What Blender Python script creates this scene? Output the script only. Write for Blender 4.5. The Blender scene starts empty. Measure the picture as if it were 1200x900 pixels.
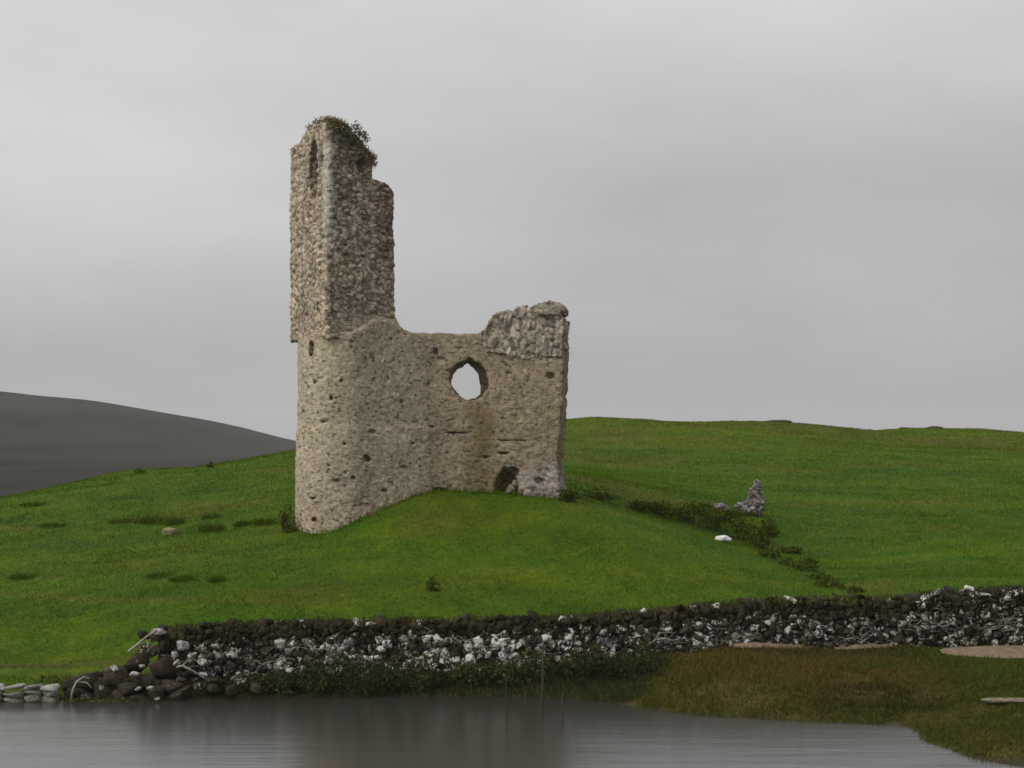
import bpy, math, random
import numpy as np
from mathutils import Vector

random.seed(7)
SC = bpy.context.scene
COL = SC.collection
R = math.radians

# ------------------------------------------------------------------ camera model
ZO = .087
F, PX0, YH, CAMH = 2240.0, 600.0, 526.0, 5.68      # focal length in photo pixels, centre column, horizon row, eye height

def wx(px, Y): return (px - PX0) * Y / F
def wz(py, Y): return CAMH - (py - YH) * Y / F

cam_d = bpy.data.cameras.new('camera')
cam = bpy.data.objects.new('camera', cam_d)
COL.objects.link(cam)
cam.location = (0, 0, CAMH)
cam.rotation_euler = (R(90), 0, 0)
cam_d.sensor_width = 36
cam_d.lens = F / 1200 * 36
cam_d.shift_y = (YH - 450) / 1200
cam_d.clip_start = 0.5
cam_d.clip_end = 20000
SC.camera = cam

# ------------------------------------------------------------------ noise helpers
def _hash(ix, iy, iz, seed):
    with np.errstate(over='ignore'):
        h = (ix.astype(np.int64).astype(np.uint32) * np.uint32(374761393)
             + iy.astype(np.int64).astype(np.uint32) * np.uint32(668265263)
             + iz.astype(np.int64).astype(np.uint32) * np.uint32(2147483647)
             + np.uint32((seed * 1274126177) & 0xffffffff))
        h = (h ^ (h >> np.uint32(13))) * np.uint32(1274126177)
        h = (h ^ (h >> np.uint32(16))) * np.uint32(2246822519)
        h = h ^ (h >> np.uint32(15))
    return h

def hash01(ix, iy, iz, seed=0):
    return _hash(ix, iy, iz, seed).astype(np.float64) / 4294967295.0

def vnoise(x, y, z, seed=0):
    x, y, z = np.broadcast_arrays(np.asarray(x, float), np.asarray(y, float), np.asarray(z, float))
    fx, fy, fz = np.floor(x), np.floor(y), np.floor(z)
    tx, ty, tz = x - fx, y - fy, z - fz
    tx = tx*tx*(3-2*tx); ty = ty*ty*(3-2*ty); tz = tz*tz*(3-2*tz)
    out = 0
    for dx in (0, 1):
        for dy in (0, 1):
            for dz in (0, 1):
                w = (tx if dx else 1-tx) * (ty if dy else 1-ty) * (tz if dz else 1-tz)
                out = out + w * hash01(fx+dx, fy+dy, fz+dz, seed)
    return out * 2 - 1

def fbm(x, y, z, octs=4, seed=0, gain=0.5):
    a, f, s, t = 1.0, 1.0, 0, 0
    for o in range(octs):
        s = s + a * vnoise(x*f, y*f, z*f, seed + o*17)
        t += a; a *= gain; f *= 2.03
    return s / t

def smooth(a, b, x):
    t = np.clip((x - a) / (b - a), 0, 1)
    return t*t*(3-2*t)

def voronoi(P, scale, seed, jitter=0.85):
    """nearest and second nearest seed distance (in cell units) and a random id of the nearest seed"""
    q = P / np.asarray(scale)
    c = np.floor(q)
    f1 = np.full(len(P), 9.0); f2 = np.full(len(P), 9.0); idv = np.zeros(len(P))
    for dx in (-1, 0, 1):
        for dy in (-1, 0, 1):
            for dz in (-1, 0, 1):
                ix, iy, iz = c[:, 0]+dx, c[:, 1]+dy, c[:, 2]+dz
                sx = ix + .5 + (hash01(ix, iy, iz, seed)-.5)*jitter
                sy = iy + .5 + (hash01(ix, iy, iz, seed+1)-.5)*jitter
                sz = iz + .5 + (hash01(ix, iy, iz, seed+2)-.5)*jitter
                d = np.sqrt((q[:, 0]-sx)**2 + (q[:, 1]-sy)**2 + (q[:, 2]-sz)**2)
                near = d < f1
                f2 = np.where(near, f1, np.minimum(f2, d))
                idv = np.where(near, hash01(ix, iy, iz, seed+3), idv)
                f1 = np.where(near, d, f1)
    return f1, f2, idv

# ------------------------------------------------------------------ mesh helpers
def link(name, me, mat=None, parent=None):
    o = bpy.data.objects.new(name, me)
    COL.objects.link(o)
    if mat is not None: me.materials.append(mat)
    if parent is not None: o.parent = parent
    return o

def np_mesh(name, V, faces, n, col=None, smooth_shade=True):
    """faces: (m, n) vertex indices, all with n corners"""
    me = bpy.data.meshes.new(name)
    V = np.asarray(V, np.float32); faces = np.asarray(faces, np.int32)
    me.vertices.add(len(V)); me.vertices.foreach_set('co', V.ravel())
    me.loops.add(faces.size); me.loops.foreach_set('vertex_index', faces.ravel())
    me.polygons.add(len(faces))
    me.polygons.foreach_set('loop_start', np.arange(len(faces), dtype=np.int32) * n)
    me.polygons.foreach_set('use_smooth', np.full(len(faces), smooth_shade))
    me.update(calc_edges=True)
    if col is not None:
        col = np.asarray(col, np.float32)
        if col.shape[1] == 3: col = np.hstack([col, np.ones((len(col), 1), np.float32)])
        ca = me.color_attributes.new('Col', 'FLOAT_COLOR', 'POINT')
        ca.data.foreach_set('color', col.ravel())
    return me

def tag(o, label=None, cat=None, group=None, kind=None):
    if label: o['label'] = label
    if cat: o['category'] = cat
    if group: o['group'] = group
    if kind: o['kind'] = kind
    return o

def empty(name, loc, label, cat, group=None):
    o = bpy.data.objects.new(name, None)
    COL.objects.link(o)
    o.location = loc
    o.empty_display_size = 0.2
    return tag(o, label, cat, group)

def copy_tree(o, parent=None):
    c = o.copy(); COL.objects.link(c); c.parent = parent
    for ch in list(o.children): copy_tree(ch, c)
    return c

def surface_nets(vals, org, h):
    """closed quad mesh round the region where vals < 0"""
    ins = vals < 0
    nx, ny, nz = vals.shape
    corners = [(i, j, k) for i in (0, 1) for j in (0, 1) for k in (0, 1)]
    sl = lambda a, c: a[c[0]:nx-1+c[0], c[1]:ny-1+c[1], c[2]:nz-1+c[2]]
    cnt = sum(sl(ins, c).astype(np.int8) for c in corners)
    act = (cnt > 0) & (cnt < 8)
    I = np.argwhere(act)
    pos = np.zeros((len(I), 3)); wsum = np.zeros(len(I))
    for a in corners:
        for ax in range(3):
            if a[ax]: continue
            b = list(a); b[ax] = 1
            va = vals[I[:, 0]+a[0], I[:, 1]+a[1], I[:, 2]+a[2]]
            vb = vals[I[:, 0]+b[0], I[:, 1]+b[1], I[:, 2]+b[2]]
            m = (va < 0) != (vb < 0)
            t = np.where(m, va / np.where(m, va - vb, 1), 0)
            p = np.tile(np.array(a, float), (len(I), 1)); p[:, ax] += t
            pos += p * m[:, None]; wsum += m
    V = (I + pos / wsum[:, None]) * h + np.asarray(org)
    idx = -np.ones(act.shape, np.int64); idx[act] = np.arange(len(I))
    Q = []
    for ax in range(3):
        u, w = (ax+1) % 3, (ax+2) % 3
        s0 = [slice(1, n-1) for n in (nx, ny, nz)]; s1 = list(s0)
        s0[ax] = slice(0, (nx, ny, nz)[ax]-1); s1[ax] = slice(1, (nx, ny, nz)[ax])
        a, b = ins[tuple(s0)], ins[tuple(s1)]
        E = np.argwhere(a != b)
        off = np.array([1, 1, 1]); off[ax] = 0
        E2 = E + off
        flip = a[E[:, 0], E[:, 1], E[:, 2]]
        def cell(du, dw):
            c = E2.copy(); c[:, u] += du; c[:, w] += dw
            return idx[c[:, 0], c[:, 1], c[:, 2]]
        q = np.stack([cell(-1, -1), cell(0, -1), cell(0, 0), cell(-1, 0)], 1)
        q[~flip] = q[~flip][:, ::-1]
        Q.append(q)
    Q = np.vstack(Q)
    Q = Q[(Q >= 0).all(1)]
    return V, Q

def vert_normals(V, Q):
    n = np.cross(V[Q[:, 2]] - V[Q[:, 0]], V[Q[:, 3]] - V[Q[:, 1]])
    N = np.zeros_like(V)
    for k in range(4): np.add.at(N, Q[:, k], n)
    return N / np.maximum(np.linalg.norm(N, axis=1, keepdims=True), 1e-9)

# ------------------------------------------------------------------ materials
def new_mat(name):
    m = bpy.data.materials.new(name)
    m.use_nodes = True
    nt = m.node_tree
    b = nt.nodes['Principled BSDF']
    return m, nt, b

def N(nt, kind, **kw):
    n = nt.nodes.new(kind)
    for k, v in kw.items():
        if hasattr(n, k): setattr(n, k, v)
        else: n.inputs[k.replace('_', ' ')].default_value = v
    return n

def mixc(nt, blend='MIX', fac=1.0):
    n = nt.nodes.new('ShaderNodeMix')
    n.data_type = 'RGBA'; n.blend_type = blend
    n.inputs['Factor'].default_value = fac
    return n, n.inputs['Factor'], n.inputs[6], n.inputs[7], n.outputs[2]

def noise_node(nt, scale, detail=4, rough=0.55, sc=None):
    tc = nt.nodes.new('ShaderNodeNewGeometry')
    src = tc.outputs['Position']
    if sc:
        mp = nt.nodes.new('ShaderNodeMapping'); mp.inputs['Scale'].default_value = sc
        nt.links.new(src, mp.inputs['Vector']); src = mp.outputs['Vector']
    n = nt.nodes.new('ShaderNodeTexNoise')
    n.inputs['Scale'].default_value = scale; n.inputs['Detail'].default_value = detail
    n.inputs['Roughness'].default_value = rough
    nt.links.new(src, n.inputs['Vector'])
    return n

def ramp(nt, src, p0, c0, p1, c1):
    r = nt.nodes.new('ShaderNodeValToRGB')
    e = r.color_ramp.elements
    e[0].position, e[0].color = p0, (*c0, 1)
    e[1].position, e[1].color = p1, (*c1, 1)
    nt.links.new(src, r.inputs['Fac'])
    return r.outputs['Color']

def attr_mat(name, rough=0.95, var_scale=9, lo=.65, hi=1.35, bump=0.0, bump_scale=14, spec=0.15, bump_dist=.05):
    """the object's own colour attribute, broken up by fine noise, with a fine bump"""
    m, nt, b = new_mat(name)
    a = N(nt, 'ShaderNodeAttribute', attribute_name='Col')
    n = noise_node(nt, var_scale, 6, .65)
    rc = ramp(nt, n.outputs['Fac'], .3, (lo,)*3, .7, (hi,)*3)
    x, f, A, B, out = mixc(nt, 'MULTIPLY')
    nt.links.new(a.outputs['Color'], A); nt.links.new(rc, B)
    nt.links.new(out, b.inputs['Base Color'])
    b.inputs['Roughness'].default_value = rough
    b.inputs['Specular IOR Level'].default_value = spec
    if bump:
        bn = noise_node(nt, bump_scale, 6, .6)
        bp = N(nt, 'ShaderNodeBump'); bp.inputs['Strength'].default_value = bump; bp.inputs['Distance'].default_value = bump_dist
        nt.links.new(bn.outputs['Fac'], bp.inputs['Height']); nt.links.new(bp.outputs['Normal'], b.inputs['Normal'])
    return m, nt, b, out

M_masonry, nt, b, base = attr_mat('lime rubble masonry', bump=.8, bump_scale=11, var_scale=9, lo=.62, hi=1.36)
fl = noise_node(nt, 1.0, 5, .6, (6, 6, 13))
fr = ramp(nt, fl.outputs['Fac'], .36, (.34, .30, .26), .45, (1.06, 1.06, 1.06))
x, f, A, B, out = mixc(nt, 'MULTIPLY')
nt.links.new(base, A); nt.links.new(fr, B); nt.links.new(out, b.inputs['Base Color'])
M_turf, *_ = attr_mat('turf', var_scale=5, lo=.7, hi=1.3, bump=.8, bump_scale=9, bump_dist=.08)

def leaf_mat(name):
    m, nt, b = new_mat(name)
    a = N(nt, 'ShaderNodeAttribute', attribute_name='Col')
    nt.links.new(a.outputs['Color'], b.inputs['Base Color'])
    b.inputs['Roughness'].default_value = .75
    b.inputs['Specular IOR Level'].default_value = .06
    tr = N(nt, 'ShaderNodeBsdfTranslucent')
    nt.links.new(a.outputs['Color'], tr.inputs['Color'])
    mx = nt.nodes.new('ShaderNodeMixShader'); mx.inputs[0].default_value = .25
    out = nt.nodes['Material Output']
    nt.links.new(b.outputs[0], mx.inputs[1]); nt.links.new(tr.outputs[0], mx.inputs[2])
    nt.links.new(mx.outputs[0], out.inputs['Surface'])
    return m
M_leaf = leaf_mat('leaves')
M_grass = leaf_mat('grass blades')

# dark dry stone with white crustose lichen (amount per stone in the attribute's alpha)
M_drystone, nt, b, base = attr_mat('lichened dry stone', var_scale=11, lo=.5, hi=1.5, bump=.8, bump_scale=16)
a = N(nt, 'ShaderNodeAttribute', attribute_name='Col')
ln = noise_node(nt, 15, 8, .76)
ad = N(nt, 'ShaderNodeMath', operation='ADD'); nt.links.new(ln.outputs['Fac'], ad.inputs[0]); nt.links.new(a.outputs['Alpha'], ad.inputs[1])
lr = ramp(nt, ad.outputs[0], .90, (0, 0, 0), .95, (1, 1, 1))
x, f, A, B, out = mixc(nt)
nt.links.new(lr, f); nt.links.new(base, A); B.default_value = (.66, .63, .58, 1)
nt.links.new(out, b.inputs['Base Color'])

M_wood, nt, b = new_mat('weathered wood')
n = noise_node(nt, 6, 5, .6, (6, 6, 1))
nt.links.new(ramp(nt, n.outputs['Fac'], .3, (.014, .011, .008), .7, (.045, .036, .027)), b.inputs['Base Color'])
b.inputs['Roughness'].default_value = .85
M_drift, nt, b = new_mat('bleached dead wood')
n = noise_node(nt, 9, 5, .6)
nt.links.new(ramp(nt, n.outputs['Fac'], .3, (.2, .17, .13), .7, (.45, .4, .33)), b.inputs['Base Color'])
b.inputs['Roughness'].default_value = .85

M_twig, nt, b = new_mat('bleached twigs')
n = noise_node(nt, 3, 4, .6)
nt.links.new(ramp(nt, n.outputs['Fac'], .35, (.07, .058, .042), .65, (.40, .38, .35)), b.inputs['Base Color'])
b.inputs['Roughness'].default_value = .85

# ------------------------------------------------------------------ terrain height
CP = [ # photo column, photo row, distance
 # lake edge and bed
 (-150, 822, 43.0), (0, 822, 43.0), (80, 826, 42.7), (150, 826, 42.6), (250, 815, 43.7), (400, 816, 43.9), (600, 808, 44.2), (750, 800, 44.0),
 # wall foot
 (-150, 800, 44.0), (0, 800, 44.0), (190, 793, 44.8), (300, 788, 45.0), (450, 782, 45.3), (600, 775, 45.5), (800, 757, 46.5), (950, 754, 47.4), (1100, 753, 48.2), (1250, 754, 48.6), (1450, 754, 48.6),
 # sand, mound and inlet on the right
 (900, 762, 46.2), (1150, 768, 46.6), (820, 785, 43.8), (900, 785, 43.6), (1000, 785, 43.6), (900, 815, 41.4), (1000, 815, 41.4), (820, 822, 41.6), (960, 848, 39.7), (1060, 862, 38.3), (1110, 830, 40.6),
  (1200, 800, 42.8), (1190, 830, 40.2),  (1250, 860, 37.5), (1350, 860, 37.5), (1350, 800, 42.5),
 (860, 840, 40.5),
 # meadow behind the wall
 (-150, 775, 45.8), (0, 778, 45.6), (100, 772, 45.8), (190, 748, 46.2), (300, 742, 46.4), (450, 735, 46.6), (600, 728, 47.0), (800, 715, 48.0), (950, 708, 49.2), (1100, 702, 50), (1250, 700, 50), (1450, 700, 50),
 (0, 700, 51), (180, 690, 50), (400, 690, 49.2), (600, 690, 49.2), (800, 680, 51), (950, 688, 51.3),
 (0, 640, 60), (150, 645, 57), (250, 645, 55.5), (345, 628, 56.6), (375, 630, 56.0), (420, 618, 55.3), (480, 598, 55.7), (500, 581, 57.1), (560, 583, 56.7), (620, 587, 56.5), (660, 588, 56.2), (560, 640, 52.6), (680, 640, 52.8),
 (450, 560, 63), (560, 560, 62), (640, 560, 63), (345, 612, 58.6), (300, 620, 58),
 (200, 605, 65), (80, 610, 66), (280, 590, 66), (0, 583, 75), (-150, 620, 75), (-150, 660, 60), (150, 553, 80), (250, 545, 82), (345, 526, 85), (420, 520, 88),
 # ravine and right hillside
 (720, 590, 61), (800, 612, 61.5), (860, 632, 60.5), (900, 648, 59), (960, 680, 53.5), (800, 585, 66), (870, 600, 66), (900, 590, 71), (940, 640, 62),
 (670, 492, 105), (740, 491, 108), (820, 494, 110), (900, 495, 112), (990, 506, 115), (1100, 501, 118), (1200, 510, 119), (1400, 530, 120),
 (0, 625, 88), (75, 605, 92), (150, 590, 95), (250, 578, 96), (345, 552, 100), (420, 545, 102), (-150, 650, 90), (75, 570, 77.5), (200, 551, 81), (670, 506, 121), (740, 504, 121), (820, 505, 121), (900, 504, 121), (1000, 512, 121.5), (950, 498, 114.5), (1050, 501, 117.5),
 (700, 540, 85), (900, 540, 86), (1100, 540, 88), (1250, 540, 88), (700, 510, 96), (900, 513, 100), (1100, 519, 104), (1000, 580, 75), (1150, 580, 75), (1300, 580, 75), (1000, 630, 63), (1150, 640, 60), (1300, 640, 60), (1050, 675, 54), (1250, 675, 54),
]
_cp = np.array([(wx(px, Y), Y, wz(py, Y)) for px, py, Y in CP]
               + [(x, 30, -1.3) for x in (-20, -8, 0, 8, 18)] + [(x, 36.5, -.7) for x in (-14, -6, 0, 4)] + [(x, 40.5, -.35) for x in (-16, -11, -6, -2, 2)] + [(11.5, 32, -.5), (7.2, 35.2, -.3), (wx(1150, 37.5), 37.5, .24), (wx(1200, 36.5), 36.5, .28), (wx(1200, 34.4), 34.4, .06), (wx(1120, 36.2), 36.2, .03), (wx(1300, 35), 35, .25)])
def _phi(d2): return 0.5 * d2 * np.log(d2 + 1e-9)
def _tps_fit(P, z, lam):
    n = len(P)
    K = _phi(((P[:, None] - P[None]) ** 2).sum(-1)) + lam * np.eye(n)
    A = np.zeros((n+3, n+3)); A[:n, :n] = K
    A[:n, n] = 1; A[:n, n+1:] = P; A[n, :n] = 1; A[n+1:, :n] = P.T
    return np.linalg.solve(A, np.concatenate([z, np.zeros(3)]))
_P = _cp[:, :2] / 10
_W = _tps_fit(_P, _cp[:, 2], .0015)
def base_height(x, y):
    x = np.asarray(x, float); y = np.asarray(y, float)
    shp = x.shape; x = x.ravel(); y = y.ravel()
    out = np.empty(len(x))
    for s in range(0, len(x), 20000):
        X = np.clip(x[s:s+20000], -34, 38) / 10; Yc = np.clip(y[s:s+20000], 30, 121) / 10
        d2 = (X[:, None] - _P[None, :, 0])**2 + (Yc[:, None] - _P[None, :, 1])**2
        out[s:s+20000] = _phi(d2) @ _W[:-3] + _W[-3] + _W[-2]*X + _W[-1]*Yc
    w = np.maximum(smooth(120, 190, y), smooth(110, 240, np.abs(x)))
    # left part falls away behind its skyline
    lw = smooth(-2, -10, x) * smooth(84, 130, y)
    w = np.maximum(w, lw)
    w = np.maximum(w, smooth(30, 10, y))
    return (out*(1-w) - 4*w).reshape(shp)
def height(x, y):
    x = np.asarray(x, float); y = np.asarray(y, float)
    z = base_height(x, y)
    land = smooth(0.15, 1.2, z)
    b = .05*fbm(x/2.2, y/2.2, 0*x, 3, 5) + .10*fbm(x/9, y/6, 0*x, 3, 9)*smooth(50, 62, y)
    b = b + .12*fbm(x/5, y/7, 0*x, 4, 77)*smooth(85, 105, y)
    return z + b*land + .02*fbm(x/1.1, y/1.1, 0*x, 2, 33)
def H(x, y): return float(height(np.array([x]), np.array([y]))[0])

def on_ground(px, py, near=30, far=125):
    """walk the ray of a photo pixel until it meets the ground"""
    Y = np.linspace(near, far, 1500)
    z = height(wx(px, Y), Y)
    hit = np.nonzero(z >= wz(py, Y))[0]
    k = hit[0] if len(hit) else len(Y)-1
    return wx(px, Y[k]), Y[k], z[k]

# wall path (photo column of a wall point, distance, top row, foot row)
WALL = np.array([(186, 44.9, 738, 797), (250, 45.0, 733, 792), (330, 45.1, 729, 787), (450, 45.3, 727, 782), (520, 45.4, 727, 779), (600, 45.5, 725, 776), (700, 46.0, 720, 767), (800, 46.5, 712, 758),
                 (900, 47.1, 703, 754), (1000, 47.7, 701, 753), (1055, 48.0, 701, 753), (1070, 48.1, 697, 753), (1130, 48.3, 694, 753), (1180, 48.5, 689, 754), (1260, 48.6, 692, 755), (1400, 48.6, 694, 755), (1520, 48.6, 696, 755)], float)
WALLX = wx(WALL[:, 0], WALL[:, 1]); WALLY = WALL[:, 1]
WALL_TOP = CAMH - (WALL[:, 2]-YH)*WALL[:, 1]/F
WALL_FOOT = CAMH - (WALL[:, 3]-YH)*WALL[:, 1]/F

# ------------------------------------------------------------------ ground colours (the turf's own colours)
def turf_colour(x, y, z):
    a = fbm(x/7, y/4, 0*x, 4, 41)            # broad patches
    s = fbm(x/3.5, y/1.0, 0*x, 4, 43)        # streaks along the contour
    f = fbm(x/.6, y/.5, 0*x, 3, 47)
    lush = np.array([.047, .106, .001]); yel = np.array([.098, .122, .003]); olive = np.array([.092, .088, .010])
    far = smooth(70, 112, y)
    tr = np.abs(np.modf(z*.9 + .55*fbm(x/9, y/9, 0*x, 3, 59) + 40)[0] - .5)
    track = smooth(.085, .02, tr)*smooth(-.05, .35, fbm(x/8, y/5, 0*x, 3, 60))
    t = np.clip(.22 + .32*a + .42*s + .25*f + .25*far, 0, 1)[:, None]
    c = lush*(1-t) + yel*t
    o = np.clip(smooth(.12, .6, fbm(x/5, y/5, 0*x, 4, 51) + .35*far - .12)*.7, 0, 1)[:, None]
    c = c*(1-o) + olive*o
    tk = (track*.5)[:, None]
    c = c*(1-tk) + np.array([.115, .105, .018])*tk
    return c * (1 + .2*f + .22*fbm(x/6, y/1.4, 0*x, 4, 57))[:, None]

MOUND_C = [(wx(955, 43), 42.9, 3.9, 3.4), (wx(1010, 45.2), 45.3, 2.6, 1.2), (wx(1195, 38), 37.7, 2.3, 3.2), (wx(1140, 37.5), 37.3, 1.0, 1.4), (wx(1300, 39), 39.5, 3, 3)]
def mound_mask(x, y):
    m = 0*x
    for cx, cy, rx, ry in MOUND_C:
        d = np.sqrt(((x-cx)/rx)**2 + ((y-cy)/ry)**2) + .20*fbm(x/.8, y/.8, 0*x, 3, 61) + .22*fbm(x/2.4, y/1.6, 0*x, 2, 63)
        m = np.maximum(m, smooth(1.12, .9, d))
    return m
def wall_y(x): return np.interp(x, WALLX, WALLY)
def bank_mask(x, y):      # between the wall's foot and the water
    return smooth(-.15, .1, wall_y(x) - y) * smooth(-9.2, -8.4, x)
SANDS = [ (850, 1055, 756.5, 4.5), (1100, 1330, 763, 7.5) ]
def sand_mask(x, y):
    px = PX0 + F*x/y; z = base_height(x, y)
    py = YH + F*(CAMH - z)/y
    m = 0*x
    for a, b, r, hgt in SANDS:
        t = (px-a)/(b-a)
        wob = 3*fbm(px/30, 0*px, 0*px, 3, 71)
        inside = (t > 0) & (t < 1)
        prof = np.sqrt(np.clip(1-(2*t-1)**2, 0, 1))
        m = np.maximum(m, inside * smooth(1.35, .55, np.abs(py - r + wob*.4) / np.maximum(hgt*prof, .1)))
    return m

def ground_colour(x, y, z):
    c = turf_colour(x, y, z)
    f = fbm(x/.5, y/.5, 0*x, 4, 81)[:, None]
    peat = np.array([.022, .017, .009]) * (1 + .5*f)
    bm = (bank_mask(x, y) * smooth(48, 47, y))[:, None]
    bank = np.array([.030, .032, .010]) * (1 + .5*f)
    c = c*(1-bm) + bank*bm
    mm = mound_mask(x, y)[:, None]
    md = np.array([.085, .066, .015]) * (1 + .5*f)
    c = c*(1-mm) + md*mm
    # grassy strip at the inlet on the right
    g = (smooth(wx(1085, 43), wx(1130, 43), x) * smooth(40.4, 41.2, y) * smooth(46.2, 45.2, y))[:, None]
    c = c*(1-g) + turf_colour(x, y, z)*np.array([.80, .64, 2.0])*g
    # wet mud and lake bed at and below the waterline
    w = smooth(.10, -.03, z + .05*f[:, 0])[:, None]
    mud = np.array([.060, .046, .022]) * (1 + .4*f)
    c = c*(1-w) + mud*w
    # left strand: worn earth edge at the foot of the meadow
    e = (smooth(-8.6, -9.6, x) * smooth(.16, .02, np.abs(y - 45.45 - .12*fbm(x/1.5, 0*x, 0*x, 2, 5))))[:, None]
    c = c*(1-e) + np.array([.05, .032, .016])*e
    return np.clip(c, .002, 1)

# ground sheet
def spread(a, b, step, out, grow=1.25):
    core = list(np.arange(a, b, step)); s = step; lo = []; hi = []
    v = a
    while v > out[0]: s *= grow; v -= s; lo.append(v)
    s = step; v = core[-1]
    while v < out[1]: s *= grow; v += s; hi.append(v)
    return np.array(lo[::-1] + core + hi)
gx = spread(-26, 28, .2, (-3200, 3200)); gy = np.concatenate([spread(33, 66, .2, (-30, 33.1)), ])
gy = gy[gy <= 66]; gy = np.concatenate([gy, np.arange(66.3, 124, .35), spread(124, 126, .5, (123.9, 5200), 1.2)])
gy = np.unique(np.round(gy, 4))
GX, GY = np.meshgrid(gx, gy)
GZ = height(GX, GY)
V = np.stack([GX.ravel(), GY.ravel(), GZ.ravel()], 1)
nxg = len(gx)
ii = np.arange((len(gy)-1)*nxg).reshape(len(gy)-1, nxg)[:, :-1].ravel()
Q = np.stack([ii, ii+1, ii+1+nxg, ii+nxg], 1)
gc = ground_colour(V[:, 0], V[:, 1], V[:, 2])
ground = link('ground', np_mesh('ground', V, Q, 4, gc), M_turf)
tag(ground, kind='structure')

# sand strips: sheets a little above the ground
M_sand, nt, b = new_mat('sand')
n = noise_node(nt, 5, 6, .65)
nt.links.new(ramp(nt, n.outputs['Fac'], .3, (.15, .105, .065), .72, (.30, .22, .14)), b.inputs['Base Color'])
b.inputs['Roughness'].default_value = .95
bp = N(nt, 'ShaderNodeBump'); bp.inputs['Strength'].default_value = .5; bp.inputs['Distance'].default_value = .04
nt.links.new(n.outputs['Fac'], bp.inputs['Height']); nt.links.new(bp.outputs['Normal'], b.inputs['Normal'])
for sa, sb, sr, sh in SANDS:
    xs = np.arange(wx(sa, 46), wx(sb, 47.5), .08); ys = np.arange(45.0, 48.6, .06)
    SX, SY = np.meshgrid(xs, ys)
    x1, y1 = SX.ravel(), SY.ravel()
    z1 = height(x1, y1)
    # a thin skin of sand that dives under the turf at its rim
    d = sand_mask(x1, y1)
    z1 = z1 + (d - .4)*.09
    keep = d > .02
    n0 = len(xs)
    ii = np.arange((len(ys)-1)*n0).reshape(len(ys)-1, n0)[:, :-1].ravel()
    q = np.stack([ii, ii+1, ii+1+n0, ii+n0], 1)
    q = q[keep[q].all(1)]
    used = np.unique(q); remap = -np.ones(len(x1), int); remap[used] = np.arange(len(used))
    o = link('sand', np_mesh('sand', np.stack([x1, y1, z1], 1)[used], remap[q], 4), M_sand)
    tag(o, kind='structure')

# ------------------------------------------------------------------ water
M_water, nt, b = new_mat('loch water')
b.inputs['Base Color'].default_value = (.026, .023, .017, 1)
b.inputs['IOR'].default_value = 4.2
b.inputs['Specular IOR Level'].default_value = .5
b.inputs['Roughness'].default_value = .20
n1 = noise_node(nt, 1.0, 4, .6, (.55, 8.0, 1)); n2 = noise_node(nt, 1.0, 3, .6, (.3, 1.3, 1))
ad = N(nt, 'ShaderNodeMath', operation='MULTIPLY_ADD'); ad.inputs[1].default_value = .4
nt.links.new(n1.outputs['Fac'], ad.inputs[0]); nt.links.new(n2.outputs['Fac'], ad.inputs[2])
bp = N(nt, 'ShaderNodeBump'); bp.inputs['Strength'].default_value = 1.0; bp.inputs['Distance'].default_value = .010
nt.links.new(ad.outputs[0], bp.inputs['Height']); nt.links.new(bp.outputs['Normal'], b.inputs['Normal'])
wv = [(-3300, -40, 0), (3300, -40, 0), (3300, 5300, 0), (-3300, 5300, 0)]
water = link('water', np_mesh('water', wv, [(0, 1, 2, 3)], 4), M_water)
tag(water, kind='structure')

# ------------------------------------------------------------------ far hill
prof_px = np.array([-2600, -1800, -1200, -800, -500, -200, 0, 40, 100, 150, 190, 232, 260, 300, 330, 350, 420, 520, 700])
prof_py = np.array([505, 470, 430, 425, 432, 446, 458, 463, 468, 477, 484, 491, 501, 513, 521, 524, 527, 530, 540])
DM = 1300.0
mx = np.linspace(wx(-2600, DM), wx(700, DM), 420); my = np.concatenate([np.linspace(190, 1100, 60), np.linspace(1110, 1350, 40), np.linspace(1370, 2300, 40)])
MX, MY = np.meshgrid(mx, my)
# crest height as a smoothed profile in world metres, sloping to the loch in front and behind
crest = CAMH + (YH - np.interp(mx/DM*F + PX0, prof_px, prof_py))*DM/F
k = np.ones(5)/5; crest = np.convolve(np.pad(crest, 2, 'edge'), k, 'valid')
s = np.where(MY < DM, np.clip((MY-190)/(DM-190), 0, 1)**1.25, 1 - smooth(DM, 2300, MY))
MZ = (crest[None, :] - 1)*s + 1 + 1.5*fbm(MX/90, MY/90, 0*MX, 5, 91)*s*(1 - smooth(DM-260, DM-60, MY)*.75)
ii = np.arange((len(my)-1)*len(mx)).reshape(len(my)-1, len(mx))[:, :-1].ravel()
Q = np.stack([ii, ii+1, ii+1+len(mx), ii+len(mx)], 1)
M_hill, nt, b = new_mat('heather hill')
n = noise_node(nt, .02, 7, .62, (1, .12, 2.2))
nt.links.new(ramp(nt, n.outputs['Fac'], .3, (.036, .039, .033), .7, (.064, .062, .053)), b.inputs['Base Color'])
b.inputs['Roughness'].default_value = 1; b.inputs['Specular IOR Level'].default_value = 0
hill = link('hill', np_mesh('hill', np.stack([MX.ravel(), MY.ravel(), MZ.ravel()], 1), Q, 4), M_hill)
tag(hill, kind='structure')

# ------------------------------------------------------------------ castle
CZ = 2.2
def grid(x0, x1, y0, y1, z0, z1, h):
    xs, ys, zs = np.arange(x0, x1, h), np.arange(y0, y1, h), np.arange(z0, z1, h)
    return np.meshgrid(xs, ys, zs, indexing='ij'), (x0, y0, z0)

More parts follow.
